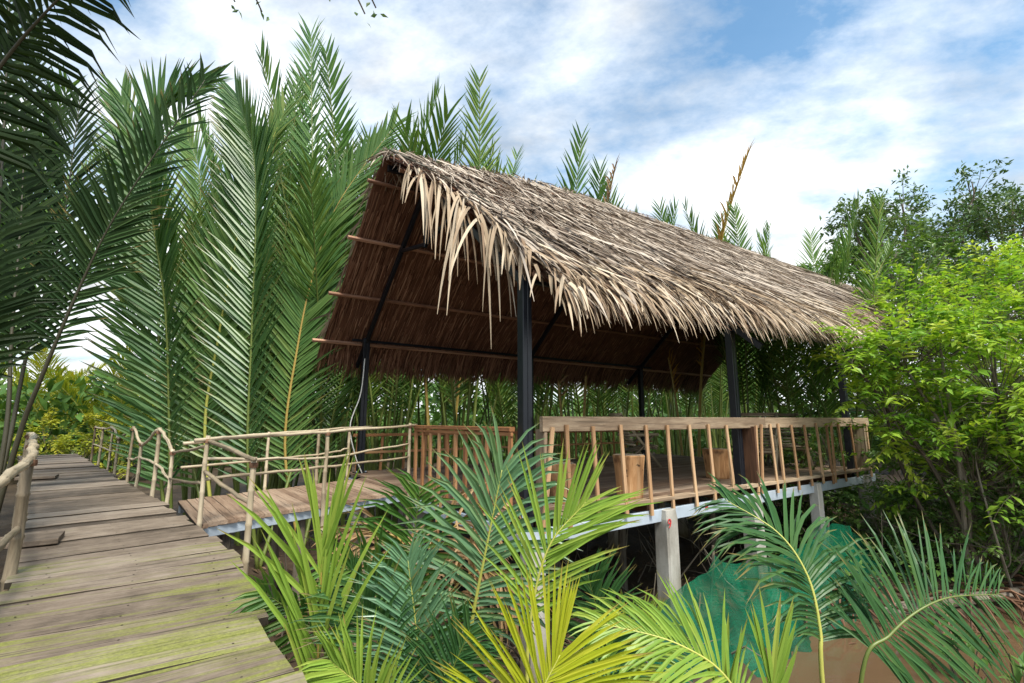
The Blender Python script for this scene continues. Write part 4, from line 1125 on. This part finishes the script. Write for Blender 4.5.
# ------------------------------------------------------------------ broadleaf shrubs and trees
def leaf_geo(m, p, d, nrm, L, wd_, tint, mat=0):
    sd = d.cross(nrm)
    if sd.length < 1e-3: sd = d.cross(V((1, .3, 0)))
    sd.normalize(); nn = sd.cross(d)
    q = p + d * (L * .45)
    m.add([p, q - sd * wd_ * .5 + nn * wd_ * .12, q - nn * wd_ * .05, q + sd * wd_ * .5 + nn * wd_ * .12, p + d * L - nn * L * .12], [(0, 1, 2), (0, 2, 3), (1, 4, 2), (2, 4, 3)], tint, None, mat)
def rdir(): 
    while True:
        v = V((U(-1, 1), U(-1, 1), U(-1, 1)))
        if 0.05 < v.length < 1: return v.normalized()
def shrub(name, base, lobes, nclus, per, L, mat, label, cat, group=None, stems=6, single=0, rb=0.04, spread=0.3, asp=.42, bark='bark', trunk=None):
    """lobes: (centre, radii) of the crown's parts; leaves sit in sprays on twigs"""
    base = V(base); root = empty(name, base, label, cat, group)
    fol = MB(); wood_ = MB(); singles = []
    hubs = []
    for (c, r) in lobes:
        c = V(c); mid = base.lerp(c, .5) + V((U(-.3, .3), U(-.3, .3), 0))
        start_ = base if trunk is None else V(trunk)
        hub = c - V((0, 0, r[2] * .35)); hubs.append(hub)
        L0 = (hub - base).length
        wood_.tube(spline([start_ + V((U(-.1, .1), U(-.1, .1), 0)), mid if trunk is None else start_.lerp(hub, .5) + V((U(-.2, .2), U(-.2, .2), U(-.1, .2))), hub, c + V((U(-.2, .2), U(-.2, .2), r[2] * .5))], 12), [rb * (1 - .07 * i) for i in range(12)], 6)
    tot = sum((r[0] * r[1] * r[2]) ** .62 for _, r in lobes)
    for (c, r), hub in zip(lobes, hubs):
        c = V(c); nn_ = max(4, int(nclus * (r[0] * r[1] * r[2]) ** .62 / tot))
        for _ in range(nn_):
            d = rdir(); k = U(.25, 1.0) ** .5
            p = c + V((d.x * r[0] * k, d.y * r[1] * k, d.z * r[2] * k))
            if p.z < ground_z(p.x, p.y) + .1: p.z = ground_z(p.x, p.y) + U(.1, .4)
            st = hub.lerp(p, U(.1, .45)); e = p + V((0, 0, U(0, .1)))
            wood_.tube([st, st.lerp(e, .6) + V((U(-.06, .06), U(-.06, .06), U(-.02, .1))), e], [rb * .22, rb * .15, rb * .07], 4)
            outd = (p - hub).normalized(); ct = rnd.gauss(.5, .2)
            if trunk is None:
                # an arching twig with leaves set alternately along it
                tl = spread * U(.9, 2.0); td = (outd * .8 + rdir() * .8 + V((0, 0, .25))).normalized(); tw_ = [e]
                for _k in range(6):
                    td = (td + V((0, 0, -.10)) + rdir() * .12).normalized(); tw_.append(tw_[-1] + td * tl / 6)
                wood_.tube(tw_, [rb * .09 - rb * .009 * k_ for k_ in range(7)], 3, cap=False)
            nlv = int(per * U(.5, 1.4))
            for k_ in range(nlv):
                if trunk is None:
                    x_ = (k_ + U(0, 1)) / nlv * 5.99; i_ = int(x_); q = tw_[i_].lerp(tw_[i_ + 1], x_ - i_)
                    tdir = (tw_[i_ + 1] - tw_[i_]).normalized(); sdv = tdir.cross(ZV + rdir() * .3).normalized() * (1 if k_ % 2 else -1)
                    q = q + rdir() * L * .25
                    ld = (tdir * U(.2, .8) + sdv * U(.5, 1) + V((0, 0, U(-.5, .25)))).normalized(); ln = (V((0, 0, 1)) + rdir() * .5).normalized()
                    ll = L * U(.5, 1.35) * (1.15 - .08 * x_); t_ = min(1, max(0, ct + rnd.gauss(0, .12) + .045 * (x_ - 3)))
                    if len(singles) < single and q.y < c.y - .2 * r[1] and rnd.random() < .5:
                        mm = MB(); leaf_geo(mm, q, ld, ln, ll * 1.1, ll * asp, t_); singles.append((mm, q))
                    else: leaf_geo(fol, q, ld, ln, ll, ll * asp, t_)
                    continue
                q = p + rdir() * spread * U(.1, 1.0)
                ld = (outd * .5 + rdir() + V((0, 0, -.15))).normalized(); ln = (V((0, 0, 1)) + rdir() * .7).normalized()
                ll = L * U(.45, 1.4); t_ = min(1, max(0, ct + rnd.gauss(0, .16)))
                if len(singles) < single and q.y < c.y - .2 * r[1] and rnd.random() < .5: 
                    mm = MB(); leaf_geo(mm, q, ld, ln, ll * 1.1, ll * asp, t_); singles.append((mm, q))
                else: leaf_geo(fol, q, ld, ln, ll, ll * asp, t_)
    build('stems' if trunk is None else 'limbs', wood_, M[bark], root)
    if trunk is not None:
        tm = MB(); tm.tube(spline([base, base.lerp(V(trunk), .5) + V((U(-.15, .15), U(-.15, .15), 0)), V(trunk)], 8), [rb * 2.4 - rb * .15 * i for i in range(8)], 8, jit=.06); build('trunk', tm, M[bark], root)
    build('foliage' if trunk is None else 'crown', fol, M[mat], root, kind='stuff')
    for m, q in singles: build('leaf', m, M[mat], root, origin=q)
    return root
def gz(x, y): return V((x, y, ground_z(x, y) - .05))
G_SH = 'leafy shrubs on the right bank'
shrub('leafy_shrub', gz(7.3, 8.1), [((6.5, 7.9, 2.0), (.9, .8, .55)), ((7.6, 7.6, 1.7), (1.1, .9, 1.1)), ((7.4, 8.0, .3), (1.1, .9, 1.1)), ((6.3, 8.2, 1.2), (.6, .6, .7)), ((5.75, 8.0, 1.95), (.55, .5, .28)), ((6.9, 7.7, 2.1), (.7, .6, .3))], 290, 31, .165, 'shrub', 'bright lime-green shrub reaching over the far roof corner', 'shrub', G_SH, single=300, spread=.5)
shrub('leafy_shrub', gz(9.2, 8.2), [((9.0, 7.9, 2.2), (1.2, 1.0, 1.3)), ((8.6, 7.6, .8), (1.0, .9, 1.0)), ((9.8, 8.2, 1.0), (1.3, 1.2, 1.6))], 260, 31, .165, 'shrub', 'dense green shrub filling the right edge above the creek', 'shrub', G_SH, spread=.55)
shrub('leafy_shrub', gz(9.8, 11.2), [((9.6, 11.2, 3.2), (1.5, 1.2, 1.2)), ((11.2, 11.0, 3.6), (1.8, 1.3, 1.5)), ((10.2, 11, 1.2), (2.0, 1.3, 1.6))], 400, 28, .165, 'shrub', 'tall yellow-green shrub rising just beyond the roof end', 'shrub', G_SH, spread=.42)
shrub('leafy_shrub', gz(12.4, 10.4), [((12.2, 10.0, 3.8), (1.6, 1.4, 1.4)), ((12.6, 10.0, 1.6), (1.8, 1.4, 1.8))], 240, 24, .17, 'shrub', 'tall green shrub cut by the right edge of the picture', 'shrub', G_SH, spread=.42)
shrub('leafy_shrub', gz(9.6, 14.5), [((9.8, 14.5, 4.4), (1.8, 1.4, 1.2)), ((12.4, 14.5, 5.0), (2.2, 1.6, 1.6)), ((11, 14, 2), (2.4, 1.6, 2))], 330, 26, .22, 'under', 'dark green shrub between the roof end and the trees', 'shrub', G_SH, spread=.5)
G_UN = 'undergrowth bushes along the creek bank'
for i, (x, y, h, lab) in enumerate(((7.4, 9.4, .5, 'dark bush under the shrub beside the last concrete pile'), (8.6, 9.0, .5, 'dark bush on the creek bank right of the last pile'), (9.9, 8.9, .5, 'dark low bush at the right edge of the creek bank'), (6.4, 10.9, .3, 'bush growing in the shade behind the last pile'), (5.2, 11.2, -.1, 'low bush in the shade under the far deck end'))):
    shrub('undergrowth_bush', gz(x, y), [((x, y - .2, h - .7), (.9, .7, .9)), ((x + .4, y - .3, h), (.7, .6, .7))], 80, 22, .14, 'under', lab, 'bush', G_UN, spread=.3, rb=.03)
for i, (x, y, h, lab) in enumerate(((7.9, 8.5, -.2, 'low bush at the waterline left of the leaning branches'), (9.2, 8.4, 0.0, 'low bush at the waterline behind the fallen log'), (10.8, 9.2, .6, 'bush in the lower right corner of the bank'), (6.9, 9.0, -.5, 'small bush at the foot of the last concrete pile'))):
    shrub('undergrowth_bush', gz(x, y), [((x, y - .2, h - .8), (.9, .6, .6)), ((x - .4, y - .1, h - .4), (.7, .6, .6))], 80, 24, .13, 'under', lab, 'bush', G_UN, spread=.3, rb=.025)
for i, (x, y, h, lab) in enumerate(((7.5, 7.7, .0, 'fine-leaved bush at the water below the bright shrub'), (8.4, 7.6, .2, 'fine-leaved bush below the dense shrub at the water'), (9.4, 7.7, .2, 'fine-leaved bush at the water by the right edge'))):
    shrub('undergrowth_bush', gz(x, y + .2), [((x, y, h - .9), (.7, .4, .55)), ((x + .2, y + .1, h - .1), (.8, .45, .7)), ((x - .3, y, h + .5), (.5, .4, .4))], 130, 22, .095, 'under', lab, 'bush', G_UN, spread=.28, rb=.02)
gc = MB()
for i in range(9000):
    x, y = U(4.5, 15), U(7.4, 15)
    if in_creek(x, y) > -0.1: continue
    leaf_geo(gc, V((x, y, ground_z(x, y) + U(0, .35))), (rdir() + V((0, 0, .4))).normalized(), (ZV + rdir() * .6).normalized(), U(.08, .2), U(.04, .07), U(0, .8))
build('ground_cover', gc, M['under'], origin=(9, 11, -1.5), kind='stuff', label='low leafy ground cover on the right bank', category='ground cover')
# bare leaning branches and a log on the bank
for i, (pix, r, lab) in enumerate(((((990, 600, 8.3), (968, 500, 8.3), (935, 455, 8.1), (905, 440, 8.0), (880, 380, 8.0)), .03, 'bare dark branch leaning left through the right shrub'), (((1012, 600, 8.2), (985, 500, 8.0), (950, 430, 7.8), (925, 340, 7.8)), .024, 'thin bare branch rising near the right edge'), (((1045, 575, 7.9), (985, 548, 7.9), (930, 540, 8.0), (870, 515, 8.3)), .014, 'thin horizontal twig above the creek bank'))):
    m = MB(); q = [at(*p) for p in pix]
    m.tube(spline([V((q[0].x + .05, q[0].y + .05, ground_z(q[0].x, q[0].y) - .1))] + q, 22), [r * (1 - .035 * k) for k in range(22)], 6, jit=.12)
    build('bare_branch', m, M['oldpole'], label=lab, category='branch', group='bare branches on the bank')
m = MB(); m.tube(spline([at(880, 612, 7.4), at(960, 600, 7.5), at(1060, 588, 7.7)], 12), [.10 - .003 * k for k in range(12)], 9, jit=.1)
build('fallen_log', m, M['oldpole'], label='fallen log lying at the waterline of the far bank', category='log')
# small dark plants standing in the water at the lower right
for i, (px, Y, lab) in enumerate(((960, 5.6, 'small dark plant standing in the brown water'), (1012, 5.0, 'small dark plant in the water at the right edge'))):
    b = at(px, 650, Y); b = V((b.x, b.y, -2.05)); root = empty('water_plant', b, lab, 'plant', 'plants in the creek')
    for k in range(7):
        m = MB(); dr = V((U(-.35, .35), U(-.35, .35), 0)); top = b + V((0, 0, U(.6, 1.15))) + dr
        pts = spline([b, b.lerp(top, .55) + V((0, 0, .1)), top], 7); m.tube(pts, [.008] * 7, 4)
        st = build('stem', m, M['rachis_d'], root)
        for j in range(4):
            mm = MB(); q = pts[3 + j % 4]; leaf_geo(mm, q, (rdir() + V((0, 0, .2))).normalized(), ZV, U(.18, .3), U(.05, .08), .3); build('leaf', mm, M['under'], st)
# trees behind on the right
G_TR = 'broadleaf trees on the skyline'
def tree(x, y, h, crown, label, L=.22, ncl=125, mat='tree', group=G_TR, per=36):
    b = gz(x, y); lobes = []
    for k in range(7):
        a = 2 * math.pi * k / 7 + U(-.4, .4); r = crown * U(.25, .75)
        lobes.append(((x + math.cos(a) * r, y + math.sin(a) * r, h - crown * U(.3, 1.3)), (crown * U(.3, .5), crown * U(.3, .5), crown * U(.22, .38))))
    lobes.append(((x, y, h - crown * .3), (crown * .45, crown * .45, crown * .35)))
    shrub('tree', b, lobes, ncl, per, L, mat, label, 'tree', group, rb=.08, spread=.5, trunk=V((x + U(-.3, .3), y, h - crown * 1.6)))
tree(14.6, 19.0, 9.6, 2.3, 'thin feathery tree on the skyline just right of the roof end')
tree(17.6, 20.5, 11.6, 3.2, 'largest dark tree on the skyline at the right')
tree(20.6, 20.0, 10.8, 3.0, 'dark tree on the skyline next to the right edge')
tree(23.6, 21.5, 12.0, 3.4, 'dark tree at the far right partly out of frame')
tree(16.0, 16.5, 6.8, 2.6, 'mid green tree behind the tall shrubs', mat='under')
tree(19.0, 16.0, 7.2, 2.8, 'mid green tree behind the shrubs at the right', mat='under')
# sunny greenery at the far end of the walkway
G_FAR = 'sunlit plants at the far end of the walkway'
for i, (x, y) in enumerate(((-22.4, 25.5), (-20.0, 25.0), (-25.0, 25.5), (-22.5, 28.5), (-26.5, 28.5), (-19.0, 28.0))):
    nipa(x, y, 7, 'sunlit yellow-green palm at the far end of the walkway', G_FAR, U(.8, 1.05), (.1, .4), [YELP], name='sunlit_palm')
for i, (x, y, lab) in enumerate(((-17.6, 20.4, 'low yellow-green bush ending the walkway on the right'), (-20.4, 21.0, 'low yellow-green bush ending the walkway on the left'), (-16.2, 21.2, 'small sunny bush behind the far railing'))):
    shrub('sunny_bush', gz(x, y), [((x, y, -.5), (1.3, 1.0, .9)), ((x + .5, y, .3), (1.0, .8, .8))], 70, 24, .2, 'sunny', lab, 'bush', G_FAR, rb=.03, spread=.4)
# slender tree behind the camera whose twigs hang into the top of the frame
tb = gz(-2.6, -0.9); root = empty('overhanging_tree', tb, 'slender tree with small leafy twigs hanging into the top edge', 'tree')
m = MB(); top = V((-2.3, -.4, 4.6)); m.tube(spline([tb, V((-2.5, -.7, 1.5)), top], 9), [.09 - .006 * k for k in range(9)], 8); build('trunk', m, M['bark'], root)
lm = MB(); fo = MB()
for tip in ((365, 14, 3.0), (335, -4, 3.0), (376, 8, 3.1), (262, 12, 3.0), (235, 2, 3.0)):
    e = at(*tip); mid = top.lerp(e, .6) + V((0, 0, .45)); pts = spline([top, mid, e], 14)
    lm.tube(pts, [.03 - .0019 * k for k in range(14)], 5)
    for k in range(16):
        q = pts[9 + k % 5] + rdir() * .05; leaf_geo(fo, q, (rdir() + V((0, 0, -.4))).normalized(), rdir(), U(.04, .075), U(.018, .03), U(0, 1))
build('limbs', lm, M['bark'], root); build('crown', fo, M['tree'], root, kind='stuff')
# far wood closing the horizon
fw = MB()
for i in range(26000):
    a = U(-1.25, 1.25); r = U(30, 46)
    x, y = math.sin(a) * r, math.cos(a) * r
    z = -1.5 + 6.0 * U(0, 1) * (0.65 + 0.5 * noise.noise(V((x * .13, y * .13, 2))))
    leaf_geo(fw, V((x, y, z)), rdir(), rdir(), U(.5, .95), U(.25, .45), min(1, max(0, rnd.gauss(.5, .2))))
build('far_wood', fw, M['under'], origin=(0, 0, -1.5), kind='stuff', label='distant belt of green woodland closing the horizon', category='woodland')
tw = MB()
for i in range(260):
    x, y = U(-3, 6.5), U(4.6, 10.5)
    if in_creek(x, y) > 0: continue
    p = V((x, y, ground_z(x, y))); d = (rdir() + V((0, 0, .9))).normalized(); L = U(.4, 1.3)
    tw.tube([p, p + d * L * .5 + rdir() * .1, p + d * L + rdir() * .15], [.012, .009, .004], 4)
build('twig_tangle', tw, M['bark'], origin=(1, 7, -1.5), kind='stuff', label='tangle of dead twigs in the mud under the deck', category='twigs')
rt = MB()
for i in range(90):
    x = U(2.2, 10); y = 7.6 + 0.12 * (x - 6) + 0.35 * math.sin(x * .8) + U(-.5, .25)
    p = V((x, y + .3, -1.5)); e = V((x + U(-.6, .6), y - U(.2, .7), WZ - .12)); rt.tube(spline([p, p.lerp(e, .5) + V((U(-.1, .1), 0, U(.1, .35))), e], 6), [.02, .018, .016, .014, .011, .008], 5)
for i in range(90):
    x, y = U(2.5, 9.5), U(4.0, 7.6)
    if in_creek(x, y) < .1: continue
    leaf_geo(rt, V((x, y, WZ + .006)), V((U(-1, 1), U(-1, 1), 0)).normalized(), ZV, U(.05, .16), U(.02, .05), U(0, 1))
build('root_tangle', rt, M['darkwood'], origin=(6, 7, -1.6), kind='stuff', label='thin roots and floating leaf debris at the edge of the creek', category='roots')
# leaf litter and fallen sticks in the mud under the deck
lt = MB()
for i in range(3200):
    x, y = U(-5, 8), U(3.2, 12)
    if in_creek(x, y) > 0.05: continue
    p = V((x, y, ground_z(x, y) + U(0.0, .05))); d = V((U(-1, 1), U(-1, 1), U(-.1, .3))).normalized()
    leaf_geo(lt, p, d, ZV, U(.08, .3), U(.02, .05), U(0, 1))
build('leaf_litter', lt, M['litter'], origin=(0, 5, -1.6), kind='stuff', label='dry leaf litter on the mud under the deck', category='leaf litter')
